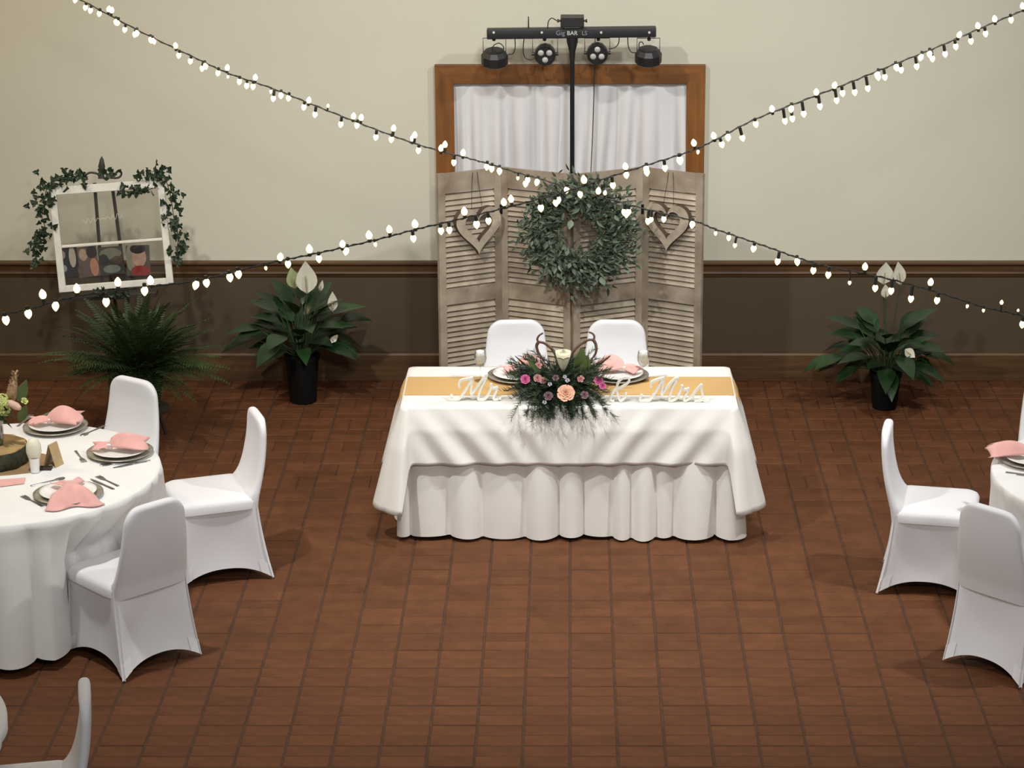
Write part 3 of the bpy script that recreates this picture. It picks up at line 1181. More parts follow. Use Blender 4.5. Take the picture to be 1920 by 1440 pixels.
def setting(px, py, z, labels, nap=None, group='place settings'):
    c = onz(px, py, z + 0.01)
    c.z = z
    o = link('charger_plate', CH, 'charger', loc=c)
    tag(o, labels[0], 'charger', group and 'silver chargers')
    o = link('dinner_plate', PL, 'china', loc=(c.x, c.y, z + 0.0085))
    tag(o, labels[1], 'plate', group and 'white dinner plates')
    if nap:
        ang, dx, dy, kw = nap
        t = thing('napkin', labels[2], 'napkin', (c.x + dx, c.y + dy, z + 0.029), ang, 'pink napkins')
        q = link('cloth', napkin_mesh(**kw), 'napkin', t)
        q.modifiers.new('thick', 'SOLIDIFY').thickness = 0.003
        mb = MB()
        mb.lathe([(0.014, -0.012), (0.019, -0.012), (0.019, 0.012), (0.014, 0.012)], 16, Matrix.Translation((0, 0, 0.014)) @ Matrix.Rotation(PI / 2, 4, 'Y'))
        obj('napkin_ring', mb, 'ring', t)
    return c


setting(970, 704, ZT + 0.003, ['silver charger on the head table beside the word Mr.', 'white plate on the head table beside the word Mr.', 'pink napkin on the head table plate beside the word Mr.'],
        (0.3, 0.0, 0.02, dict(puff=0.15, tail=0.07, spread=0.09, high=0.075, seed=3)))
setting(1160, 704, ZT + 0.003, ['silver charger on the head table behind the ampersand', 'white plate on the head table behind the ampersand', 'pink napkin on the head table plate behind the ampersand'],
        (2.9, 0.03, 0.03, dict(puff=0.16, tail=0.08, spread=0.085, high=0.07, seed=5)))


def goblet(px, py, z, label, tall=0.17):
    c = onz(px, py, z)
    t = thing('wine_glass', label, 'glass', c, 0, 'wine glasses on the head table')
    mb = MB()
    mb.lathe([(0.033, 0.0), (0.033, 0.002), (0.008, 0.006), (0.004, 0.012), (0.0035, 0.075), (0.006, 0.082)], 24)
    obj('stem', mb, 'glass', t)
    mb = MB()
    mb.lathe([(0.004, 0.080), (0.022, 0.092), (0.033, 0.115), (0.035, 0.135), (0.030, tall), (0.0285, tall), (0.0335, 0.135), (0.0315, 0.116), (0.021, 0.095), (0.003, 0.085)], 24)
    obj('bowl', mb, 'glass', t)
    mb = MB()
    mb.lathe([(0.016, 0.1), (0.026, 0.125), (0.028, 0.150), (0.022, 0.172), (0.010, 0.176)], 9)
    obj('folded_tissue', mb, 'china', t, smooth=False)
    return t


goblet(901, 714, ZT + 0.002, 'stemmed glass holding white tissue beside the word Mr.')
goblet(1206, 714, ZT + 0.002, 'stemmed glass holding white tissue behind the word Mrs')


# ------------------------------------------------------------------ flowers
def petal_flower(mb, c, d, r, n_rings=3, per=6, open_=0.8, seed=0):
    """rose-like flower: rings of cupped petals around direction d"""
    rr = random.Random(seed)
    d = Vector(d).normalized()
    a = d.orthogonal().normalized()
    b = d.cross(a)
    c = Vector(c)
    for k in range(n_rings):
        rad = r * (k + 1) / n_rings
        lift = open_ * (1 - (k / max(1, n_rings)) * 0.75)
        for j in range(per):
            an = 2 * PI * (j + 0.5 * (k % 2)) / per + rr.uniform(-.15, .15)
            out = a * math.cos(an) + b * math.sin(an)
            side = d.cross(out)
            vs = []
            for i in range(4):
                t = i / 3
                wv = rad * 0.75 * (0.35 + 0.9 * t - 0.45 * t * t)
                p = c + out * (rad * (0.15 + 0.85 * t * (1 - 0.35 * lift))) + d * (r * lift * (t ** 0.8) * 0.9)
                for e in (-1, 0, 1):
                    vs.append(p + side * (e * wv * 0.6) + d * (0.10 * rad * abs(e)) - out * (0.12 * rad * abs(e)))
            fs = []
            for i in range(3):
                q = i * 3
                fs += [(q, q + 1, q + 4, q + 3), (q + 1, q + 2, q + 5, q + 4)]
            mb.add(vs, fs)


def spray(mb, base, d, length, n, nl, rnd, wd=0.0016, curve=0.15):
    """pine-like spray: stem with needles"""
    d = Vector(d).normalized()
    base = Vector(base)
    pts = [base + d * (length * t) - Vector((0, 0, curve * length * t * t)) for t in (0, 0.33, 0.66, 1)]
    mb.tube(pts, [0.002, 0.0018, 0.0014, 0.0008], 4)
    for k in range(n):
        t = 0.12 + 0.88 * k / n
        p = base + d * (length * t) - Vector((0, 0, curve * length * t * t))
        o = Vector((rnd.gauss(0, 1), rnd.gauss(0, 1), rnd.gauss(0, 1)))
        o = (o - d * o.dot(d)).normalized()
        nd = (d * 0.9 + o * 0.75).normalized()
        s = nd.orthogonal().normalized() * wd
        L = nl * rnd.uniform(0.7, 1.1)
        mb.add([p - s, p + s, p + nd * L], [(0, 1, 2)])


FC = onz(1046, 742, ZT)
FY = 12.70
FC = Vector((onz(1046, 745, ZT).x, FY, ZT + 0.002))
fl = thing('flower_arrangement', 'evergreen centrepiece with ivory and pink blooms on the head table', 'floral arrangement', FC)
mb = MB()
mb.lathe([(0.075, 0.0), (0.085, 0.004), (0.10, 0.045), (0.10, 0.05), (0.09, 0.05)], 24)
obj('bowl', mb, 'pot', fl)
rf = random.Random(33)
mb, mb2 = MB(), MB()
for k in range(250):
    a = rf.uniform(0, 2 * PI)
    el = rf.uniform(-0.15, 0.75)
    L = rf.uniform(0.15, 0.27) * (1.12 if abs(math.cos(a)) > 0.6 else 0.8)
    d = Vector((math.cos(a) * math.cos(el) * 1.1, math.sin(a) * math.cos(el) * 0.8, math.sin(el)))
    q = mb if rf.random() < 0.72 else mb2
    spray(q, (rf.uniform(-.06, .06), rf.uniform(-.05, .04), rf.uniform(0.035, 0.07)), d, L, 60, 0.040, rf, 0.0022, 0.35 if el < 0.3 else 0.1)
for k in range(60):      # sprays hanging over the front edge
    a = rf.uniform(-2.3, -0.85)
    d = Vector((math.cos(a), math.sin(a), rf.uniform(-0.02, 0.12)))
    spray(mb if k % 3 else mb2, (rf.uniform(-.16, .16), -0.06, rf.uniform(0.035, 0.05)), d, rf.uniform(0.18, 0.26), 60, 0.042, rf, 0.0022, 0.42)
e1 = obj('evergreen_sprigs', mb, 'pine', fl, smooth=False)
e1['kind'] = 'stuff'
e2 = obj('light_sprigs', mb2, 'pinel', fl, smooth=False)
e2['kind'] = 'stuff'


def fpt(px, py, y):
    return ont(px, py, y) - FC


FD = (0, -0.8, 0.6)
for name, px, py, y, r, m_, rings_, per, op in (  # front blooms sit proud of the needles
        ('ivory_rose', 1056, 672, 12.70, 0.050, 'ivoryrose', 4, 7, 1.15),
        ('peach_rose', 1061, 738, 12.53, 0.052, 'peachrose', 4, 7, 0.35), ('magenta_bloom', 985, 712, 12.64, 0.030, 'magenta', 3, 7, 0.6),
        ('magenta_bloom', 1122, 714, 12.62, 0.028, 'magenta', 3, 7, 0.6), ('magenta_bloom', 1130, 724, 12.60, 0.022, 'magenta', 3, 7, 0.6),
        ('dusty_rose', 1008, 710, 12.63, 0.026, 'dusty', 3, 6, 0.6), ('dusty_rose', 1018, 714, 12.62, 0.022, 'dusty', 3, 6, 0.6),
        ('dusty_rose', 1089, 711, 12.62, 0.022, 'dusty', 3, 5, 0.5), ('dusty_rose', 1010, 686, 12.72, 0.022, 'dusty', 3, 5, 0.5), ('dusty_rose', 1100, 682, 12.74, 0.022, 'peachrose', 3, 5, 0.5),
        ('plum_bloom', 1028, 743, 12.57, 0.028, 'plum', 3, 6, 0.4), ('plum_bloom', 1096, 741, 12.57, 0.025, 'plum', 3, 6, 0.4), ('plum_bloom', 1042, 709, 12.62, 0.02, 'plum', 3, 6, 0.4),
        ('lavender_bud', 1031, 721, 12.60, 0.014, 'lavender', 2, 5, 0.8), ('lavender_bud', 1059, 707, 12.64, 0.013, 'lavender', 2, 5, 0.8),
        ('lavender_bud', 1064, 714, 12.62, 0.015, 'lavender', 2, 5, 0.8), ('lavender_bud', 1021, 755, 12.55, 0.014, 'lavender', 2, 5, 0.8)):
    mb = MB()
    dd = FD if name != 'ivory_rose' else (0, -0.25, 1)
    c = fpt(px, py, y - (0.06 if py > 700 else 0.02))
    petal_flower(mb, (0, 0, 0), dd, r, rings_, per, op, int(px))
    if name == 'ivory_rose':      # deep trumpet under the open petals
        mb.lathe([(0.006, -0.075), (0.018, -0.05), (0.030, -0.02), (0.040, 0.015), (0.043, 0.04), (0.030, 0.03)], 18)
    o = obj(name, mb, m_, fl, c, sharp=180)
    st = MB()
    st.tube([(0, 0, 0), (-c.x * 0.5, 0.02 - c.y * 0.3, -max(0.0, c.z - 0.05) * 0.6), (-c.x * 0.7, -c.y * 0.8, -max(0.01, c.z - 0.05))], 0.0025, 5)
    obj('stalk', st, 'stem', o)
for (px, py, dx, dz, L, wd) in ((1086, 702, 0.10, 1, 0.16, 0.075), (1094, 706, 0.2, 1, 0.13, 0.06), (1075, 762, 0.3, -0.35, 0.10, 0.05), (1092, 752, 0.5, -0.2, 0.10, 0.045), (1010, 700, -0.5, 0.7, 0.10, 0.035)):
    mb = MB()
    leaf_mb(mb, (0, 0, 0), (dx, -0.15, dz), L, wd, (0, -1, 0.3), 0.1, 0.25, 6)
    obj('leaf', mb, 'greenleaf', fl, fpt(px, py, 12.66 if dz > 0 else 12.56))


def px8(a, b):
    return (940 + a / 8.0, 620 + b / 8.0)


for paths in (
        [[(900, 620), (835, 420), (800, 330), (735, 250), (640, 185), (560, 165), (540, 120), (570, 70), (625, 35)], [(560, 165), (530, 220), (540, 290), (570, 350), (610, 400), (660, 440)]],
        [[(960, 600), (1050, 360), (1110, 270), (1190, 200), (1300, 140), (1375, 135), (1395, 90), (1370, 45), (1310, 20)], [(1375, 135), (1415, 200), (1425, 290), (1400, 370), (1320, 465)]]):
    mb = MB()
    for q in paths:
        p3 = [fpt(*px8(a, b), 12.76) for a, b in q]
        n = len(p3)
        sp = smooth_path(p3, 6)
        mb.tube(sp, [0.0098 - 0.005 * i / len(sp) for i in range(len(sp))], 7)
    obj('curled_branch', mb, 'antler', fl)
for (a, b, c, d) in ((420, 570, 208, 380), (1400, 560, 1640, 378), (1380, 560, 1500, 470)):
    mb = MB()
    mb.tube([fpt(*px8(a, b), 12.72), fpt(*px8((a + c) / 2, (b + d) / 2), 12.70), fpt(*px8(c, d), 12.68)], [0.006, 0.006, 0.002], 6)
    obj('twig', mb, 'vine', fl)


# ------------------------------------------------------------------ spandex covered chairs
def make_chair_parts():
    SHT, BH = 0.455, 0.848
    parts = {}
    # seat pad
    mb = MB()
    rings = []
    for z, k in ((0.395, 0.0), (0.43, -0.002), (0.447, 0.006), (0.456, 0.02), (0.461, 0.05), (0.463, 0.12)):
        rings.append([(x, y + 0.015, z) for x, y in rrect(0.215 - k, 0.21 - k, max(0.06 - k * 0.4, 0.02), 6)])
    mb.loft(rings)
    parts['seat'] = mb
    # back
    mb = MB()
    rings = []
    NZ = 30
    for i in range(NZ + 1):
        u = i / NZ
        z = 0.385 + (BH - 0.385) * (1 - (1 - u) ** 1.5)
        w0 = 0.205 - 0.048 * max(0, (z - 0.46) / 0.4)
        rt = 0.085
        if z > BH - rt:
            q = (z - (BH - rt)) / rt
            w0 = w0 - rt + rt * math.sqrt(max(0.0, 1 - q * q))
        th = 0.026 + 0.046 * math.exp(-max(0, z - 0.45) / 0.034)
        th2 = 0.024
        if z > BH - 0.02:
            q = (z - (BH - 0.02)) / 0.02
            f = math.sqrt(max(0.004, 1 - q * q))
            th *= f
            th2 *= f
        yc = -0.185 - (z - 0.42) * 0.155 - 0.015 * math.sin(PI * min(1, max(0, (z - 0.45) / 0.4)))
        ring = []
        for k in range(28):
            a = 2 * PI * k / 28
            ca, sa = math.cos(a), math.sin(a)
            ex = math.copysign(abs(ca) ** 0.45, ca) * w0
            ey = math.copysign(abs(sa) ** 0.7, sa)
            ey = ey * (th if ey > 0 else th2)
            dish = -0.014 * (1 - (ex / max(w0, 0.01)) ** 2) * max(0, min(1, (BH - 0.01 - z) / 0.10)) if sa > 0.2 else 0
            ring.append((ex, yc + ey + dish, z))
        rings.append(ring)
    mb.loft(rings)
    parts['backrest'] = mb
    # stretched skirt with arched hems
    T = [(-0.208, 0.205), (0.208, 0.205), (0.208, -0.195), (-0.208, -0.195)]
    B = [(-0.222, 0.232), (0.222, 0.232), (0.228, -0.262), (-0.228, -0.262)]

    def skirt(i, s, v, off=0.0):
        j = (i + 1) % 4
        q = v ** 1.45
        ax, ay = T[i][0] + (B[i][0] - T[i][0]) * q, T[i][1] + (B[i][1] - T[i][1]) * q
        bx, by = T[j][0] + (B[j][0] - T[j][0]) * q, T[j][1] + (B[j][1] - T[j][1]) * q
        x, y = ax + (bx - ax) * s, ay + (by - ay) * s
        arch = 1 - abs(2 * s - 1) ** 2.3
        dx, dy = bx - ax, by - ay
        L = math.hypot(dx, dy)
        nx, ny = -dy / L, dx / L
        # outward normal
        if nx * x + ny * y < 0:
            nx, ny = -nx, -ny
        inset = 0.032 * arch * math.sin(PI * min(1, v * 0.62))
        round_ = 0.012 * (1 - min(1, min(s, 1 - s) / 0.06)) ** 2
        x -= nx * (inset + round_ - off)
        y -= ny * (inset + round_ - off)
        zt, zb = 0.43, 0.006 + 0.072 * arch
        return (x, y, zt + (zb - zt) * v)
    mb = MB()
    for i in range(4):
        mb.grid(lambda u, v, i=i: skirt(i, u, v), 20, 14)
    parts['skirt'] = mb
    parts['pockets'] = []
    for i in range(4):
        j = (i + 3) % 4
        p = MB()
        p.grid(lambda u, v: skirt(i, u * 0.13, 0.82 + 0.18 * v, 0.003), 5, 5)
        p.grid(lambda u, v: skirt(j, 1 - u * 0.13, 0.82 + 0.18 * v, 0.003), 5, 5)
        parts['pockets'].append(p)
    return parts


cp_ = make_chair_parts()
def build_chair():
    t = thing('covered_chair', '', 'chair', (0, 0, 0), 0, 'white spandex covered chairs')
    obj('seat', cp_['seat'], 'spandex', t, sharp=60)
    obj('backrest', cp_['backrest'], 'spandex', t, sharp=60)
    sk = obj('skirt', cp_['skirt'], 'spandex', t, sharp=55)
    for p in cp_['pockets']:
        obj('foot_pocket', p, 'spandex2', t, sharp=180)
    return t


chair0 = build_chair()
chair_list = [
    (-1.86, 12.04, (-0.94, -0.34), 'white covered chair side on, facing the round table set with three plates'),
    (-2.50, 12.50, (-0.55, -0.83), 'white covered chair standing in front of the fern'),
    (-2.115, 10.955, (-0.70, 0.72), 'white covered chair with its back turned, at the round table with three plates'),
    (-2.12, 8.66, (-0.98, -0.20), 'white covered chair with a thin edge-on back, away from both set tables'),
    (1.865, 11.87, (0.975, -0.20), 'white covered chair side on, facing the round table with one visible plate'),
    (2.125, 10.885, (0.70, 0.71), 'white covered chair with its back turned, at the table with one visible plate'),
    (2.66, 12.52, (0.10, -0.99), 'white covered chair mostly cut off, beyond the table with one visible plate'),
    (-0.305, 13.60, (0.05, -1.0), 'white covered chair behind the head table, by the word Mr.'),
    (0.262, 13.60, (-0.04, -1.0), 'white covered chair behind the head table, by the ampersand'),
]
for i, (x, y, f, lab) in enumerate(chair_list):
    c = chair0 if i == 0 else copy_tree(chair0)
    c.location = (x, y, 0)
    c.rotation_euler = (0, 0, math.atan2(f[1], f[0]) - PI / 2)
    c['label'] = lab


# ------------------------------------------------------------------ round tables
def inside(x, y, pc):
    (px_, py_, f) = pc
    fl_ = math.hypot(*f)
    fx, fy = f[0] / fl_, f[1] / fl_
    ly = (x - px_) * fx + (y - py_) * fy
    lx = (x - px_) * fy - (y - py_) * fx
    return abs(lx) < 0.24 and -0.32 < ly < 0.245


def round_table(cx, cy, R, label, cloth_label, seed, hem0=0.05, push=()):
    t = thing('round_table', label, 'table', (cx, cy, 0), 0, 'round banquet tables')
    mb = MB()
    mb.lathe([(R - 0.02, TZ - 0.03), (R - 0.01, TZ - 0.025), (R - 0.01, TZ - 0.006), (R - 0.02, TZ - 0.003)], 48)
    obj('tabletop', mb, 'kraft', t)
    for k in range(4):
        a = PI / 4 + k * PI / 2
        mb = MB()
        mb.tube([(0.35 * math.cos(a), 0.35 * math.sin(a), TZ - 0.03), (0.42 * math.cos(a), 0.42 * math.sin(a), 0)], 0.014, 8)
        obj('leg', mb, 'blackm', t)
    r = random.Random(seed)
    cen, a = [], 0.0
    while a < 2 * PI - 0.15:
        cen.append((a, r.uniform(0.4, 1.0)))
        a += r.uniform(0.14, 0.34)

    def wave(th):
        for i, (c, am) in enumerate(cen):
            c2 = cen[i + 1][0] if i + 1 < len(cen) else 2 * PI
            if c <= th < c2:
                return am * math.sin(PI * (th - c) / (c2 - c)) ** 0.7 - 0.2
        return 0
    n = 260
    rings = []
    for rr in (0.2, 0.5 * R, R - 0.012):
        rings.append([(rr * math.cos(2 * PI * k / n), rr * math.sin(2 * PI * k / n), TZ) for k in range(n)])
    # where a chair is pushed in under the table the cloth hangs against it
    dent = []
    for k in range(n):
        th = 2 * PI * k / n
        rr = R + 0.06
        while rr > 0.3 and any(inside(cx + rr * math.cos(th), cy + rr * math.sin(th), pc) for pc in push):
            rr -= 0.01
        dent.append(R + 0.06 - rr)
    dent = [max(dent[k], sum(dent[(k + d_) % n] for d_ in range(-7, 8)) / 15) for k in range(n)]
    NV = 22
    for v in range(NV + 1):
        q = v / NV
        ring = []
        for k in range(n):
            th = 2 * PI * k / n
            wv = wave(th)
            rr = R + 0.02 * q + 0.085 * (q ** 0.55) * wv - 0.012 * min(1, q * 8)
            zq = TZ - TZ * q
            rr -= dent[k] * max(0.0, min(1.0, (0.70 - zq) / 0.22)) if dent[k] else 0.0
            z = TZ - 0.006 - (TZ - 0.006 - hem0 - 0.02 * (0.6 - wv)) * q
            ring.append((rr * math.cos(th), rr * math.sin(th), z))
        rings.append(ring)
    mb = MB()
    mb.loft(rings, cap=False)
    mb.add([rings[0][k] for k in range(n)], [tuple(range(n))])
    o = obj('tablecloth', mb, 'rcloth', loc=(cx, cy, 0), sharp=180)
    tag(o, cloth_label, 'tablecloth', 'white round tablecloths')
    return t


LTX, LTY = -2.80, 11.47
RTX, RTY = 2.85, 11.42
round_table(LTX, LTY, 0.77, 'round table under the white cloth set with three plates', 'white round cloth on the table set with three pink napkins', 2, push=[c[:3] for c in chair_list[:3]])
round_table(RTX, RTY, 0.77, 'round table under the white cloth set with one visible plate', 'white round cloth with one visible plate and pink napkin', 9, push=[c[:3] for c in chair_list[4:7]])
round_table(-2.92, 8.50, 0.77, 'round table whose cloth shows only as a sliver', 'sliver of white round cloth beyond the seat of the edge-on chair', 14, push=[chair_list[3][:3]])

G1 = 'left'
setting(104, 800, TZ + 0.001, ['silver charger at the round table, nearest the fern', 'white plate at the round table, nearest the fern', 'pink napkin puffed up on the plate nearest the fern'],
        (0.15, -0.03, 0.0, dict(puff=0.16, tail=0.09, spread=0.10, high=0.075, seed=8)))
setting(225, 848, TZ + 0.001, ['silver charger at the round table, by the side-on chair', 'white plate at the round table, by the side-on chair', 'pink napkin pinched by a ring with its puff toward the side-on chair'],
        (0.10, -0.05, 0.0, dict(puff=0.18, tail=0.07, spread=0.085, high=0.07, seed=12)))
setting(128, 926, TZ + 0.001, ['silver charger before the chair with its back turned, under the hanging napkin', 'white plate under the napkin that hangs over the table edge', 'pink napkin fanned over its plate and hanging over the table edge'],
        (-1.25, 0.0, 0.02, dict(puff=0.21, tail=0.06, spread=0.13, high=0.04, seed=17, drop=0.16)))
setting(1936, 862, TZ + 0.001, ['silver charger at the round table with one place setting', 'white plate at the round table with one place setting', 'pink napkin with its point past the plate rim at the one-setting table'],
        (2.9, -0.02, 0.0, dict(puff=0.20, tail=0.07, spread=0.09, high=0.06, seed=23)))


# cutlery
def cut_mesh(kind):
    mb = MB()
    if kind == 'knife':
        prof = [(0, 0.006), (0.02, 0.008), (0.09, 0.006), (0.10, 0.009), (0.16, 0.010), (0.20, 0.003)]
    elif kind == 'spoon':
        prof = [(0, 0.008), (0.02, 0.007), (0.11, 0.004), (0.13, 0.006), (0.145, 0.016), (0.16, 0.019), (0.175, 0.016), (0.185, 0.006)]
    else:
        prof = [(0, 0.008), (0.02, 0.007), (0.11, 0.004), (0.125, 0.008), (0.135, 0.013), (0.15, 0.0135)]
    rings = [[(s, -w_, 0.001), (s, w_, 0.001), (s, w_ * 0.7, 0.004), (s, -w_ * 0.7, 0.004)] for s, w_ in prof]
    mb.loft(rings)
    if kind == 'fork':
        for k in range(4):
            y = -0.0115 + k * 0.0077
            mb.box(0.149, 0.19, y - 0.002, y + 0.002, 0.0012, 0.004)
    me = mb.mesh(kind)
    me.materials.append(M['cutlery'])
    return me


CUT = {k: cut_mesh(k) for k in ('knife', 'spoon', 'fork')}
for kind, pa, pb, lab in (
        ('fork', (33, 800), (48, 788), 'fork lying by the plate nearest the fern, on its leaf side'),
        ('knife', (55, 792), (68, 786), 'knife lying beyond the plate nearest the fern'),
        ('spoon', (196, 799), (165, 812), 'spoon lying between the two far plates of the round table'),
        ('fork', (142, 846), (154, 862), 'fork lying by the napkin pinched with a ring'),
        ('knife', (282, 864), (262, 868), 'knife lying at the table edge beside the charger by the side-on chair'),
        ('spoon', (258, 868), (226, 870), 'spoon lying before the charger by the side-on chair'),
        ('fork', (80, 950), (45, 932), 'fork lying near the plate with the hanging napkin'),
        ('fork', (222, 912), (192, 898), 'fork lying between the hanging napkin and the side-on chair'),
        ('knife', (214, 918), (186, 906), 'knife lying between the hanging napkin and the side-on chair'),
        ('spoon', (58, 912), (74, 908), 'spoon lying behind the plate with the hanging napkin'),
        ('fork', (1886, 886), (1902, 888), 'fork lying before the one visible charger of its round table'),
        ('spoon', (1906, 890), (1926, 893), 'spoon lying before the one visible charger of its round table')):
    a = onz(*pa, TZ)
    b = onz(*pb, TZ)
    o = link(kind, CUT[kind], 'cutlery', loc=(a.x, a.y, TZ + 0.0005), rot=(0, 0, math.atan2(b.y - a.y, b.x - a.x)))
    tag(o, lab, kind, 'cutlery on the round tables')

# centrepiece of the round table: mat, strip, wood slice, vase, favour cup, card
Z1 = TZ + 0.0005
wc = onz(-14, 866, TZ)
mb = MB()
mat_pts = [(0.36 * math.cos(a), 0.20 * math.sin(a)) for a in [2 * PI * k / 40 for k in range(40)]]
mb.loft([[(x, y, z) for x, y in mat_pts] for z in (0.0, 0.002)])
o = obj('table_mat', mb, 'burlapd', loc=(wc.x - 0.03, wc.y - 0.02, Z1))
tag(o, 'brown burlap mat under the bark-edged wood slice', 'mat')
mb = MB()
q0, q1, q2, q3 = onz(-60, 905, TZ), onz(48, 897, TZ), onz(45, 908, TZ), onz(-60, 922, TZ)
mb.loft([[(p.x - q0.x, p.y - q0.y, z) for p in (q0, q1, q2, q3)] for z in (0.0025, 0.0045)])
o = obj('napkin_strip', mb, 'napkin', loc=(q0.x, q0.y, Z1))
tag(o, 'flat pink cloth strip lying before the bark-edged wood slice', 'cloth')
ws = thing('wood_slice', 'thick round wood slice with mossy bark under the flower jar', 'wood slice', (wc.x, wc.y, Z1 + 0.002))
mb = MB()
rw2 = random.Random(3)
n = 40
pr = [0.182 * (1 + rw2.uniform(-.03, .03)) for _ in range(n)]
rings = []
for z, k in ((0, 0.97), (0.02, 1.02), (0.06, 1.0), (0.085, 0.97)):
    rings.append([(pr[j] * k * math.cos(2 * PI * j / n), pr[j] * k * math.sin(2 * PI * j / n), z) for j in range(n)])
mb.loft(rings)
obj('bark', mb, 'bark', ws)
mb = MB()
mb.loft([[(pr[j] * k * math.cos(2 * PI * j / n), pr[j] * k * math.sin(2 * PI * j / n), z) for j in range(n)] for z, k in ((0.084, 0.95), (0.089, 0.94))])
obj('cut_face', mb, 'woodslice', ws)
ZS = Z1 + 0.002 + 0.0895
vz = thing('flower_jar', 'glass jar of lime and pale pink flowers on the wood slice', 'vase', (wc.x + 0.01, wc.y, ZS))
mb = MB()
mb.lathe([(0.05, 0), (0.055, 0.004), (0.056, 0.12), (0.045, 0.145), (0.047, 0.16), (0.044, 0.16), (0.042, 0.145), (0.052, 0.12), (0.05, 0.01)], 28)
obj('jar', mb, 'glass', vz)
mb = MB()
mb.lathe([(0.049, 0.006), (0.05, 0.09), (0.0, 0.091)], 24)
obj('water', mb, 'stem', vz)
rv = random.Random(8)
for k in range(9):
    a = rv.uniform(0, 2 * PI)
    mb = MB()
    mb.tube([(0.02 * math.cos(a), 0.02 * math.sin(a), 0.01), (0.03 * math.cos(a + 2), 0.03 * math.sin(a + 2), 0.16), (0.07 * math.cos(a), 0.07 * math.sin(a), 0.22)], 0.003, 5)
    obj('stem', mb, 'stem', vz)
VO = Vector((wc.x + 0.01, wc.y, ZS))


def vpt(px, py, dy=0.0):
    return ont(px, py, wc.y + dy) - VO


for px, py, r in ((3, 755, 0.05), (-12, 762, 0.05), (4, 768, 0.045)):
    mb = MB()
    c = vpt(px, py, -0.03)
    for k in range(26):
        d = Vector((rv.gauss(0, 1), rv.gauss(0, 1) - 0.5, rv.gauss(0, 1) + 0.4)).normalized()
        petal_flower(mb, c + d * r * 0.75, d, r * 0.42, 1, 4, 0.25, k)
    obj('hydrangea_head', mb, 'hydr', vz, sharp=180)
mb = MB()
c0, c1_ = vpt(20, 752), vpt(29, 698)
rings = []
mb.tube([c0.lerp(c1_, t) for t in (0, 0.25, 0.5, 0.75, 1)], [0.02, 0.028, 0.024, 0.014, 0.003], 10)
for k in range(160):
    t = rv.random()
    p = c0.lerp(c1_, t)
    rad = 0.030 * (1 - t * 0.75)
    a = rv.uniform(0, 2 * PI)
    leaf_mb(mb, p + Vector((math.cos(a), math.sin(a), 0)) * rad * 0.6, (math.cos(a), math.sin(a), 0.9), 0.02, 0.008, None, 0, 0, 2)
obj('flower_spike', mb, 'pinkspike', vz, sharp=180)
mb = MB()
leaf_mb(mb, vpt(34, 752), vpt(48, 716) - vpt(34, 752), 0.125, 0.06, (0.2, -1, 0), 0.0, 0.2, 6)
leaf_mb(mb, vpt(36, 790), (0.5, -0.2, 1), 0.11, 0.05, (0.2, -1, 0), 0.0, 0.2, 6)
obj('leaf', mb, 'greenleaf', vz, sharp=180)
mb = MB()
mb.tube([vpt(14, 752, -0.03), vpt(20, 756, -0.05), vpt(31, 762, -0.06), vpt(38, 766, -0.07)], [0.006, 0.018, 0.020, 0.010], 10)
obj('lily_bud', mb, 'pinklily', vz)
mb = MB()
petal_flower(mb, vpt(45, 753, -0.02), (0.4, -0.5, 0.6), 0.022, 2, 5, 0.6, 5)
obj('small_bloom', mb, 'hydr', vz, sharp=180)
mb = MB()
for k in range(70):
    a = rv.uniform(0, 2 * PI)
    d = Vector((math.cos(a), math.sin(a), rv.uniform(-0.3, 0.9)))
    leaf_mb(mb, (0.03 * math.cos(a), 0.03 * math.sin(a), rv.uniform(0.15, 0.22)), d, rv.uniform(0.06, 0.12), rv.uniform(0.02, 0.035), None, 0.3, 0.2, 4)
o = obj('foliage', mb, 'lily', vz, sharp=180)
o['kind'] = 'stuff'

fc = onz(66, 886, TZ)
fv = thing('favour_cup', 'small white cup holding a cream egg-shaped candle before the wood slice', 'candle', (fc.x, fc.y, Z1 + 0.002))
mb = MB()
mb.lathe([(0.020, 0), (0.022, 0.002), (0.027, 0.075), (0.025, 0.075), (0.020, 0.01)], 20)
obj('cup', mb, 'china', fv)
mb = MB()
mtx = Matrix.Translation((-0.002, 0.01, 0.0))
mb.lathe([(0.018, 0.045), (0.03, 0.075), (0.038, 0.105), (0.036, 0.14), (0.026, 0.163), (0.010, 0.173)], 20, mtx)
obj('candle_body', mb, 'candle', fv)
kc = onz(101, 872, TZ)
kt = thing('tent_card', 'folded kraft tent card standing beside the cream candle cup', 'card', (kc.x, kc.y, Z1), 1.15)
for s in (-1, 1):
    mb = MB()
    mb.loft([[(-0.035, s * 0.035 + e, 0), (0.035, s * 0.035 + e, 0), (0.035, s * 0.001 + e, 0.115), (-0.035, s * 0.001 + e, 0.115)] for e in (-0.0008, 0.0008)])
    obj('card_leaf', mb, 'kraft', kt, smooth=False)
wd = onz(86, 880, TZ)
mb = MB()
mb.box(-0.03, 0.03, -0.02, 0.02, 0, 0.012)
mb.box(-0.007, 0.007, -0.006, 0.006, 0.012, 0.08, Matrix.Rotation(0.35, 4, 'Y'))
o = obj('card_holder', mb, 'vine', loc=(wd.x, wd.y, Z1), smooth=False)
tag(o, 'small dark wooden stand leaning by the tent card', 'stand')

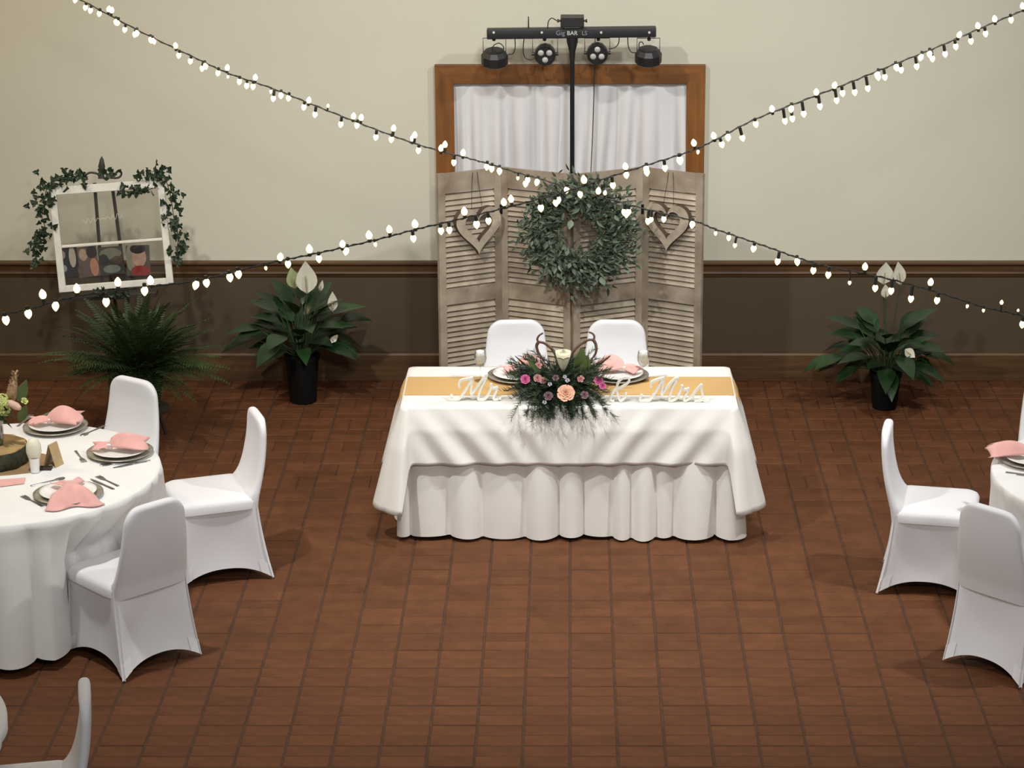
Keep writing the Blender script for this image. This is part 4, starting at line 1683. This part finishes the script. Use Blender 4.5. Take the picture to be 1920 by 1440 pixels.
# ------------------------------------------------------------------ potted peace lilies
def potted_lily(base, ph, pr_, label, leaves, spathes, seed):
    t = thing('potted_lily', label, 'potted plant', base, 0, 'potted peace lilies')
    mb = MB()
    mb.lathe([(pr_ * 0.78, 0), (pr_ * 0.80, 0.004), (pr_, ph - 0.03), (pr_ * 1.08, ph - 0.03), (pr_ * 1.08, ph), (pr_ * 0.95, ph), (pr_ * 0.93, ph - 0.03)], 32)
    obj('pot', mb, 'pot', t)
    mb = MB()
    mb.lathe([(pr_ * 0.94, ph - 0.04), (pr_ * 0.6, ph - 0.025), (0, ph - 0.02)], 24)
    obj('soil', mb, 'soil', t)
    r = random.Random(seed)
    b = Vector(base)
    for k in range(leaves):
        a = 2 * PI * k / leaves * 2.618 + r.uniform(-.2, .2)
        el = r.uniform(0.30, 1.45)
        out = Vector((math.cos(a), math.sin(a) * 0.75, 0))
        sl = r.uniform(0.10, 0.34)
        p0 = Vector((0.03 * math.cos(a), 0.03 * math.sin(a), ph - 0.02))
        p2 = p0 + out * (sl * math.cos(el)) + Vector((0, 0, sl * math.sin(el)))
        L, wd_ = r.uniform(0.16, 0.24), r.uniform(0.09, 0.135)
        m_ = MB()
        d = out * math.cos(el - 0.45) + Vector((0, 0, math.sin(el - 0.6)))
        leaf_mb(m_, p2, d, L, wd_, (0, -0.3, 1), 0.35, 0.22, 7)
        lf = obj('leaf', m_, 'lily', t, sharp=180)
        m_ = MB()
        m_.tube([p0, p0.lerp(p2, 0.5) + Vector((0, 0, 0.015)), p2], 0.003, 5)
        obj('leaf_stalk', m_, 'stem', lf)
    for (px, py0, py1, wpx, dy, m_name, dirx) in spathes:
        q0 = ont(px, py1, base[1] + dy) - b
        q1 = ont(px + dirx, py0, base[1] + dy) - b
        L = (q1 - q0).length
        m_ = MB()
        leaf_mb(m_, q0, q1 - q0, L, wpx * 14.8 / F_PX * 1.05, (0.15, -1, 0.15), -0.12, 0.35, 8)
        sp = obj('spathe', m_, m_name, t, sharp=180)
        m_ = MB()
        m_.tube([q0 + Vector((0, -0.015, 0.0)), q0.lerp(q1, 0.25) + Vector((0, -0.03, 0)), q0.lerp(q1, 0.55) + Vector((0, -0.03, 0))], [0.004, 0.006, 0.004], 8)
        obj('spadix', m_, 'spadix', sp)
        m_ = MB()
        m_.tube([(0, 0, ph - 0.02), q0 * 0.5 + Vector((0, 0, (ph - 0.02) * 0.5)), q0], 0.0035, 5)
        obj('flower_stalk', m_, 'stem', sp)
    return t


lb = onz(573, 740, 0)
potted_lily((lb.x, 14.93, 0), 0.31, 0.105, 'peace lily in a black pot, standing between the fern and the shutters', 66,
            [(576, 487, 549, 40, -0.05, 'spathe', -4), (553, 500, 540, 26, 0.0, 'spatheg', -8), (600, 524, 546, 9, 0.02, 'spathe', 5), (624, 545, 583, 19, -0.08, 'spathe', -1), (622, 640, 632, 22, -0.12, 'spathe', 8)], 41)
rb = onz(1656, 758, 0)
potted_lily((rb.x, 14.80, 0), 0.24, 0.095, 'peace lily in a black pot, alone on the floor across from the fern', 64,
            [(1656, 490, 532, 34, -0.02, 'spathe', 4), (1688, 489, 533, 24, -0.05, 'spathe', -6), (1660, 532, 558, 18, -0.06, 'spathe', -1), (1697, 670, 655, 18, -0.2, 'spathe', 18)], 43)

# ------------------------------------------------------------------ fern
fb = onz(232, 775, 0)
FB = Vector((-2.60, 14.20, 0.20))
mb = MB()
mb.lathe([(0.16, 0.17), (0.17, 0.175), (0.17, 0.195), (0.16, 0.20)], 28)
fs_ = thing('plant_stand', 'low dark round stand under the fern', 'plant stand', (FB.x, FB.y, 0))
obj('stand_top', mb, 'easel', fs_)
for k in range(3):
    mb = MB()
    a = k * 2 * PI / 3 + 0.5
    mb.tube([(0.10 * math.cos(a), 0.10 * math.sin(a), 0.17), (0.15 * math.cos(a), 0.15 * math.sin(a), 0.0)], 0.012, 8)
    obj('leg', mb, 'easel', fs_)
fe = thing('potted_fern', 'large dark green fern bushing out in front of the photo display', 'potted plant', FB)
mb = MB()
mb.lathe([(0.11, 0), (0.115, 0.005), (0.145, 0.22), (0.155, 0.22), (0.155, 0.25), (0.14, 0.25), (0.135, 0.22)], 32)
obj('pot', mb, 'pot', fe)
mb = MB()
mb.lathe([(0.137, 0.21), (0.08, 0.225), (0, 0.23)], 24)
obj('soil', mb, 'soil', fe)
rfn = random.Random(77)


def frond_mesh(L, seed):
    r = random.Random(seed)
    m_ = MB()
    n = 26
    pts = []
    for i in range(n + 1):
        t = i / n
        pts.append(Vector((L * (t - 0.10 * t * t * t), 0, L * (0.22 * t - 0.36 * t * t))))
    m_.tube(pts, [0.0028 * (1 - 0.8 * i / n) for i in range(n + 1)], 4)
    for i in range(3, n):
        t = i / n
        ll = 0.062 * math.sin(PI * min(1, 0.12 + 0.88 * t) ** 0.8) * L / 0.55 + 0.008
        for s in (-1, 1):
            leaf_mb(m_, pts[i], (0.45, s, r.uniform(-0.25, 0.15)), ll * r.uniform(0.85, 1.1), 0.016, (0, 0, 1), 0.25, 0.1, 3)
    me = m_.mesh('frond')
    me.polygons.foreach_set('use_smooth', [True] * len(me.polygons))
    me.materials.append(M['fern'])
    return me


fms = [frond_mesh(L, k) for k, L in enumerate((0.52, 0.58, 0.64, 0.70, 0.60))]
for k in range(190):
    o = bpy.data.objects.new('frond', fms[k % 5])
    a = rfn.uniform(0, 2 * PI)
    el = rfn.uniform(-0.05, 1.5)
    o.location = (0.05 * math.cos(a), 0.05 * math.sin(a), 0.23)
    o.rotation_euler = (rfn.uniform(-.3, .3), -el, a)
    sc = rfn.uniform(0.66, 0.95) * (1.0 if math.sin(a) < 0.5 else 0.8)
    o.scale = (sc, sc, sc)
    COL.objects.link(o)
    o.parent = fe

# ------------------------------------------------------------------ old window frame display on an easel
FT = 14.72
tl, tr, bl_, br_ = (ont(100, 352, FT), ont(303, 337, FT), ont(106, 546, FT), ont(327, 531, FT))
ctr = (tl + tr + bl_ + br_) / 4
WW, WH = 0.700, 0.650
disp = thing('window_frame_display', 'old white window frame with two glass panes propped on an easel', 'window frame', ctr, 0)
disp.rotation_euler = (math.radians(-8), math.radians(-3.2), math.radians(5))
sw = 0.042
for name, x0, x1, z0, z1 in (('stile', -WW / 2, -WW / 2 + sw, -WH / 2, WH / 2), ('stile', WW / 2 - sw, WW / 2, -WH / 2, WH / 2), ('rail', -WW / 2 + sw, WW / 2 - sw, WH / 2 - 0.05, WH / 2), ('rail', -WW / 2 + sw, WW / 2 - sw, -WH / 2, -WH / 2 + 0.04), ('muntin', -WW / 2 + sw, WW / 2 - sw, -0.052, -0.035)):
    mb = MB()
    hy = 0.017 if name != 'muntin' else 0.01
    rings = []
    for yy, k in ((-hy, 0.003), (-hy + 0.003, 0), (hy, 0)):
        rings.append([(x0 + k, yy, z0 + k), (x1 - k, yy, z0 + k), (x1 - k, yy, z1 - k), (x0 + k, yy, z1 - k)])
    mb.loft(rings)
    obj(name, mb, 'whitep', disp, smooth=False)
for z0, z1 in ((-0.037, WH / 2 - 0.048), (-WH / 2 + 0.038, -0.050)):
    mb = MB()
    mb.box(-WW / 2 + sw - 0.004, WW / 2 - sw + 0.004, -0.002, 0.002, z0, z1)
    obj('pane', mb, 'pane', disp, smooth=False)
# faint painted flourish on the upper pane
mb = MB()
zz = 0.10
pth = []
for k in range(46):
    u = k / 45
    pth.append((-0.17 + 0.25 * u, zz + 0.02 * u + 0.018 * math.sin(u * 52) * (0.6 + 0.4 * math.sin(u * 9))))
mb.ribbon(pth, 0.0025, -0.0032, -0.0022)
obj('painted_flourish', mb, 'etch', disp, smooth=False)

# easel behind it
disp_m = Matrix.LocRotScale(ctr, disp.rotation_euler, None)
ea = thing('easel', 'dark easel whose legs show through the window panes', 'easel', (ctr.x, FT + 0.05, 0))


def ept(px, py, y):
    return ont(px, py, y) - Vector((ctr.x, FT + 0.05, 0))


for pts in ([(178, 352, FT + 0.10), (186, 455, FT + 0.05)], [(211, 352, FT + 0.10), (227, 470, FT + 0.05)]):
    a, b = ept(*pts[0]), ept(*pts[1])
    d = (b - a).normalized()
    foot = a + d * ((a.z - 0.0) / -d.z)
    top = a - d * 0.03
    mb = MB()
    mb.tube([top, foot], 0.011, 6)
    obj('leg', mb, 'easel', ea)
mb = MB()
tp = ept(200, 478, FT + 0.07)
mb.tube([tp, Vector((tp.x, WALL_Y - FT - 0.05 - 0.09, 0.0))], 0.011, 6)
obj('rear_leg', mb, 'easel', ea)
mb = MB()
zb = bl_.z - 0.015
mb.box(-0.30, 0.30, -0.085, 0.02, zb - 0.03, zb - 0.005, Matrix.Rotation(math.radians(-3.2), 4, 'Y'))
obj('ledge', mb, 'easel', ea, smooth=False)

# photo prints tucked behind the lower pane
for k, (px, py, wpx, hpx, base, blobs, lab) in enumerate((
        (128, 490, 40, 54, (0.02, 0.022, 0.03), [(-.1, .1, .5, .45, (0.02, 0.02, 0.03)), (.25, .15, .16, .35, (0.55, 0.5, 0.42)), (-.2, -.2, .15, .12, (0.35, 0.37, 0.42)), (-.2, .25, .14, .14, (0.4, 0.33, 0.28))], 'dark photo print with pale streaks in the lower pane'),
        (165, 490, 40, 54, (0.16, 0.11, 0.08), [(-.15, .25, .2, .2, (0.5, 0.38, 0.28)), (.28, -.2, .2, .3, (0.55, 0.27, 0.18)), (.25, .3, .25, .2, (0.03, 0.02, 0.02)), (-.2, -.25, .3, .25, (0.14, 0.10, 0.08))], 'brown photo print with an orange patch in the lower pane'),
        (209, 488, 46, 50, (0.05, 0.052, 0.04), [(0, .25, .45, .2, (0.22, 0.22, 0.15)), (0, -.3, .35, .15, (0.22, 0.25, 0.22)), (-.3, .05, .2, .2, (0.02, 0.025, 0.03)), (.25, 0, .25, .15, (0.09, 0.06, 0.05))], 'mottled green photo print in the lower pane'),
        (259, 488, 44, 54, (0.10, 0.09, 0.07), [(-.3, .1, .2, .45, (0.3, 0.3, 0.24)), (.05, .1, .3, .32, (0.52, 0.34, 0.27)), (.0, .38, .33, .16, (0.02, 0.02, 0.025)), (.1, -.35, .42, .18, (0.32, 0.03, 0.03))], 'photo print with a red lower edge in the lower pane'))):
    p = disp_m.inverted() @ ont(px, py, FT)
    wm, hm = wpx * 15.2 / F_PX, hpx * 15.2 / F_PX / 0.95
    mb = MB()
    mats = [mat('photo_base_%d' % k, base, 0.4, 0.2, 25)]
    mb.box(-wm / 2, wm / 2, 0.0, 0.0015, -hm / 2, hm / 2)
    for j, (bx_, bz_, rx, rz, colr) in enumerate(blobs):
        mats.append(mat('photo_patch_%d_%d' % (k, j), colr, 0.4, 0.15, 30))
        mb.slot = j + 1
        ring = []
        for i in range(18):
            a = 2 * PI * i / 18
            ring.append((max(-wm / 2, min(wm / 2, (bx_ + rx * math.cos(a)) * wm)), -0.0002 * (j + 1), max(-hm / 2, min(hm / 2, (bz_ + rz * math.sin(a)) * hm))))
        mb.add(ring, [tuple(range(18))])
    o = obj('photo_print', mb, mats, smooth=False)
    o.matrix_world = disp_m @ Matrix.Translation((p.x, 0.007, p.z)) @ Matrix.Rotation(random.uniform(-.06, .06), 4, 'Y')
    tag(o, lab, 'photograph', 'photo prints behind the pane')

# scroll finial on top of the frame
mb = MB()


def dpt(px, py, y=-0.01):
    p = disp_m.inverted() @ ont(px, py, FT)
    return Vector((p.x, y, p.z))


fin = thing('scroll_finial', 'dark scrolled finial with a spear tip on top of the window frame', 'ornament', disp_m @ dpt(195, 338))
fi_inv = Matrix.Translation(-fin.location) @ disp_m
mb = MB()
q = [fi_inv @ dpt(189, y_) for y_ in (336, 322, 314, 300, 294)]
mb.tube(q, [0.022, 0.012, 0.022, 0.012, 0.001], 8)
obj('spear', mb, 'iron', fin)
for path in ([(186, 336), (183, 328), (175, 325), (166, 325), (160, 330), (163, 338)], [(196, 336), (205, 334), (216, 335), (224, 332), (226, 325), (221, 321), (216, 326)], [(196, 335), (207, 331), (210, 318)]):
    mb = MB()
    mb.tube(smooth_path([fi_inv @ dpt(*p) for p in path], 5), 0.007, 6)
    obj('scroll', mb, 'iron', fin)
mb = MB()
for k in range(24):
    p = fi_inv @ dpt(random.uniform(190, 222), random.uniform(318, 337), -0.02)
    leaf_mb(mb, p, (random.gauss(0, 1), -0.6, random.gauss(0.4, 1)), 0.035, 0.025, (0, -1, 0), 0.1, 0.2, 3)
obj('leaf_cluster', mb, 'ivys', fin, sharp=180)


# ivy garlands
def ivy_leaf_mesh(s):
    m_ = MB()
    ang = [(-90, 0.15), (-50, 0.55), (-15, 0.95), (15, 0.55), (50, 0.75), (90, 1.25), (130, 0.75), (165, 0.55), (195, 0.95), (230, 0.55)]
    vs = [(0, 0, 0)] + [(r * s * math.cos(math.radians(a)), 0.004 * math.sin(a), r * s * math.sin(math.radians(a))) for a, r in ang]
    n = len(ang)
    m_.add(vs, [(0, 1 + k, 1 + (k + 1) % n) for k in range(n)])
    me = m_.mesh('leaf')
    me.materials.append(M['ivy'])
    return me


IL = [ivy_leaf_mesh(s) for s in (0.022, 0.026, 0.029)]
ri_ = random.Random(90)
for lab, path, dens, nm in (
        ('ivy garland trailing from the finial down the stile away from the lily', [(165, 332), (140, 334), (115, 337), (92, 345), (86, 365), (84, 385), (80, 405), (86, 425), (75, 440), (68, 460), (72, 485)], 115, 'a'),
        ('ivy garland draped down the frame stile nearer the potted lily', [(272, 333), (285, 330), (303, 326), (312, 345), (318, 365), (322, 385), (326, 410), (332, 430), (334, 450), (333, 470), (336, 488)], 110, 'b'),
        ('short ivy sprig hanging under the top rail of the window frame', [(228, 356), (240, 360), (255, 358), (270, 357), (281, 356)], 22, 'c'),
        ('ivy trailing along the bottom rail of the window frame', [(170, 546), (190, 541), (205, 547), (225, 545), (236, 556)], 20, 'd')):
    p0 = disp_m @ dpt(*path[0], -0.03)
    g = thing('ivy_garland', lab, 'ivy', p0, 0, 'ivy garlands on the window frame')
    inv = Matrix.Translation(-p0) @ disp_m
    dy = {'a': -0.03, 'b': -0.03, 'c': -0.022, 'd': -0.03}[nm]
    sp = smooth_path([inv @ dpt(*p, dy) for p in path], 8)
    mb = MB()
    mb.tube(sp, 0.003, 5)
    obj('stem', mb, 'vine', g)
    wide = 0.032 if nm in 'ab' else 0.014
    for k in range(dens):
        c = sp[int(ri_.random() * (len(sp) - 1))]
        o = bpy.data.objects.new('leaf', IL[k % 3])
        o.location = c + Vector((ri_.gauss(0, wide), ri_.uniform(-0.025, 0.012), ri_.gauss(0, 0.014 if nm in 'cd' else 0.022)))
        o.rotation_euler = (ri_.uniform(-.6, .6), ri_.uniform(0, 6.28), ri_.uniform(-.8, .8))
        COL.objects.link(o)
        o.parent = g

# ------------------------------------------------------------------ string lights
bm_ = MB()
bm_.lathe([(0.0060, 0.0), (0.0095, 0.004), (0.0125, 0.011), (0.0128, 0.017), (0.0105, 0.024), (0.0055, 0.031), (0.0012, 0.035)], 12)
BULB = bm_.mesh('bulb')
BULB.polygons.foreach_set('use_smooth', [True] * len(BULB.polygons))
BULB.materials.append(M['bulb'])
sm_ = MB()
sm_.lathe([(0.005, -1.0), (0.0075, -0.9), (0.0078, 0.08)], 8)
SOCK = sm_.mesh('socket')
SOCK.materials.append(M['socket'])


def light_string(label, p_left, p_right, wire_px, bulbs_px):
    A, B = p_left, p_right
    nrm = Vector((B.y - A.y, -(B.x - A.x), 0)).normalized()

    def hit(px, py):
        r = ray(px, py)
        o_ = Vector((0, 0, CAM_H))
        return o_ + r * ((A - o_).dot(nrm) / r.dot(nrm))
    wp = [hit(*p) for p in wire_px]
    path = smooth_path(wp, 14)
    origin = path[0].copy()
    g = thing('string_lights', label, 'string lights', origin)
    mb = MB()
    mb.tube([p - origin for p in path], 0.0030, 6)
    mb.tube([p - origin + Vector((0, 0, 0.004 * math.sin(i * 1.3))) + nrm * (0.004 * math.cos(i * 1.3)) for i, p in enumerate(path)], 0.0024, 5)
    obj('wire', mb, 'wirec', g)
    for (px, py, s) in bulbs_px:
        c = hit(px, py)
        near = min(path, key=lambda q: (q - c).length)
        # closest point on the neighbouring segments
        i = path.index(near)
        best = near
        for j in (i - 1, i):
            if 0 <= j < len(path) - 1:
                a, b = path[j], path[j + 1]
                t = max(0, min(1, (c - a).dot(b - a) / max(1e-9, (b - a).length_squared)))
                q = a + (b - a) * t
                if (q - c).length < (best - c).length:
                    best = q
        d = c - best
        dist = d.length
        if dist < 0.014:
            d = Vector((random.uniform(-.3, .3), -0.3, -1 if random.random() < 0.7 else 1))
            c = best + d.normalized() * 0.018
            dist = 0.018
        d.normalize()
        o = bpy.data.objects.new('bulb', BULB)
        basep = c - d * (0.016 * s)
        o.location = basep - origin
        o.rotation_mode = 'QUATERNION'
        o.rotation_quaternion = d.to_track_quat('Z', 'Y')
        o.scale = (s, s, s)
        COL.objects.link(o)
        o.parent = g
        k = bpy.data.objects.new('socket', SOCK)
        ln = max(0.014, (basep - best).length)
        k.scale = (1, 1, ln / s)
        COL.objects.link(k)
        k.parent = o
    return g


def z7(lst, ox_, oy_, sc):
    return [(ox_ + a / sc, oy_ + b / sc, s) for a, b, s in lst]


s1 = z7([(330, 0, 1), (375, 33, 1), (397, 46, 1), (436, 60, 1), (478, 40, 1), (491, 45, 1), (508, 85, 1), (517, 99, 1), (548, 130, 1), (600, 138, 1), (592, 151, 1), (660, 165, 1), (672, 158, 1), (773, 208, 1), (785, 243, 1), (836, 268, 1), (900, 275, 1), (888, 300, 1), (957, 320, 1), (998, 297, 1), (1002, 322, .5), (1051, 358, 1), (1083, 376, 1), (1111, 380, 1), (1121, 340, 1), (1190, 384, .6), (1200, 432, 1), (1233, 412, 1), (1267, 430, 1), (1356, 440, 1), (1334, 470, 1), (1383, 502, 1), (1440, 465, .6), (1496, 545, 1), (1552, 510, 1), (1586, 516, 1), (1567, 550, 1), (1650, 602, 1), (1728, 563, 1), (1718, 612, 1), (1821, 593, 1), (1812, 607, 1), (1837, 660, 1)], 0, 0, 2.3415)
s1 += z7([(155, 920, 1), (180, 897, 1), (292, 948, 1), (235, 1008, 1), (440, 1035, 1), (470, 1048, 1), (520, 1022, 1), (632, 1105, .6), (692, 1118, 1), (680, 1140, 1), (757, 1100, 1), (935, 1178, 1), (1015, 1193, 1), (1132, 1185, 1), (1173, 1197, .7), (1292, 1315, 1), (1318, 1316, 1), (1306, 1335, .8), (1440, 1372, 1), (1460, 1362, .8), (1538, 1360, .9), (1718, 1368, 1)], 780, 0, 3.31)
s1 += [(1342, 429, .6), (1367, 437, .8), (1378, 460, .7), (1413, 466, 1), (1458, 490, 1), (1495, 480, 1), (1525, 507, 1), (1553, 515, 1), (1593, 530, .6), (1622, 500, 1), (1641, 540, 1), (1671, 545, 1), (1708, 560, 1), (1745, 529, 1), (1757, 563, 1), (1815, 570, .5), (1844, 582, .5), (1878, 567, .6), (1909, 582, .4), (1917, 608, 1)]
w1 = [(40, -60), (152, 0), (265, 60), (367, 109), (427, 137), (508, 165), (598, 201), (700, 241), (780, 270), (855, 291), (901, 303), (967, 323), (1031, 341), (1110, 364), (1203, 390), (1300, 414), (1339, 429), (1392, 447), (1450, 467), (1500, 485), (1560, 501), (1640, 517), (1720, 537), (1780, 555), (1850, 577), (1917, 592), (2010, 622)]
s2 = z7([(1912, 35, 1), (1845, 115, 1), (1750, 110, 1), (1697, 195, 1), (1652, 150, 1), (1612, 238, 1), (1540, 232, 1), (1524, 270, 1), (1462, 313, 1), (1388, 340, 1), (1372, 288, 1), (1325, 305, 1), (1297, 385, 1), (1206, 405, 1), (1175, 365, 1), (1112, 447, 1), (1073, 447, 1), (1072, 408, 1), (1013, 512, 1), (937, 535, 1), (867, 540, 1), (832, 582, 1), (818, 523, 1), (735, 617, 1), (716, 568, 1), (641, 660, 1), (575, 688, 1), (571, 618, 1), (532, 702, 1), (462, 668, 1), (363, 720, 1), (285, 800, 1), (200, 780, 1), (165, 838, 1), (118, 788, 1), (28, 850, .6), (3, 830, 1)], 1300, 0, 3.097)
s2 += z7([(1638, 995, 1.2), (1545, 1042, 1), (1428, 1020, 1), (1433, 1070, 1), (1300, 1033, 1), (1305, 1085, 1), (1222, 1150, 1), (1042, 1115, 1.1), (883, 1240, 1), (868, 1258, 1), (775, 1290, 1.05), (590, 1235, 1), (545, 1255, 1), (450, 1370, 1), (376, 1392, 1.1), (300, 1312, 1.1), (155, 1432, 1), (207, 1427, 1)], 780, 0, 3.31)
s2 += [(778, 420, 1.1), (775, 447, 1), (730, 430, 1), (692, 441, 1.1), (702, 453, .6), (650, 464, 1), (642, 461, 1), (598, 485, 1), (580, 467, 1.1), (525, 486, 1.05), (540, 495, 1), (497, 498, .5), (447, 514, 1.1), (431, 520, 1.1), (387, 530, 1.1), (369, 525, 1.1), (282, 526, 1.1), (271, 545, 1.15), (221, 529, 1.1), (199, 566, 1.15), (144, 541, 1.1), (103, 562, 1.1), (80, 552, 1.15), (53, 588, 1.15), (11, 600, 1.15)]
w2 = [(2000, -20), (1917, 20), (1843, 51), (1751, 91), (1668, 124), (1590, 156), (1510, 187), (1413, 225), (1340, 263), (1293, 284), (1218, 308), (1133, 335), (1060, 360), (1000, 376), (931, 394), (849, 414), (780, 430), (720, 446), (640, 465), (570, 480), (500, 494), (430, 512), (360, 528), (290, 536), (220, 545), (140, 556), (60, 578), (0, 592), (-80, 615)]
light_string('string of warm bulbs passing in front of the potted lily that stands alone', ont(150, 0, 13.2), ont(1917, 600, 10.0), w1, s1)
light_string('string of warm bulbs crossing in front of the photo display and fern', ont(0, 592, 9.2), ont(1917, 20, 12.0), w2, s2)
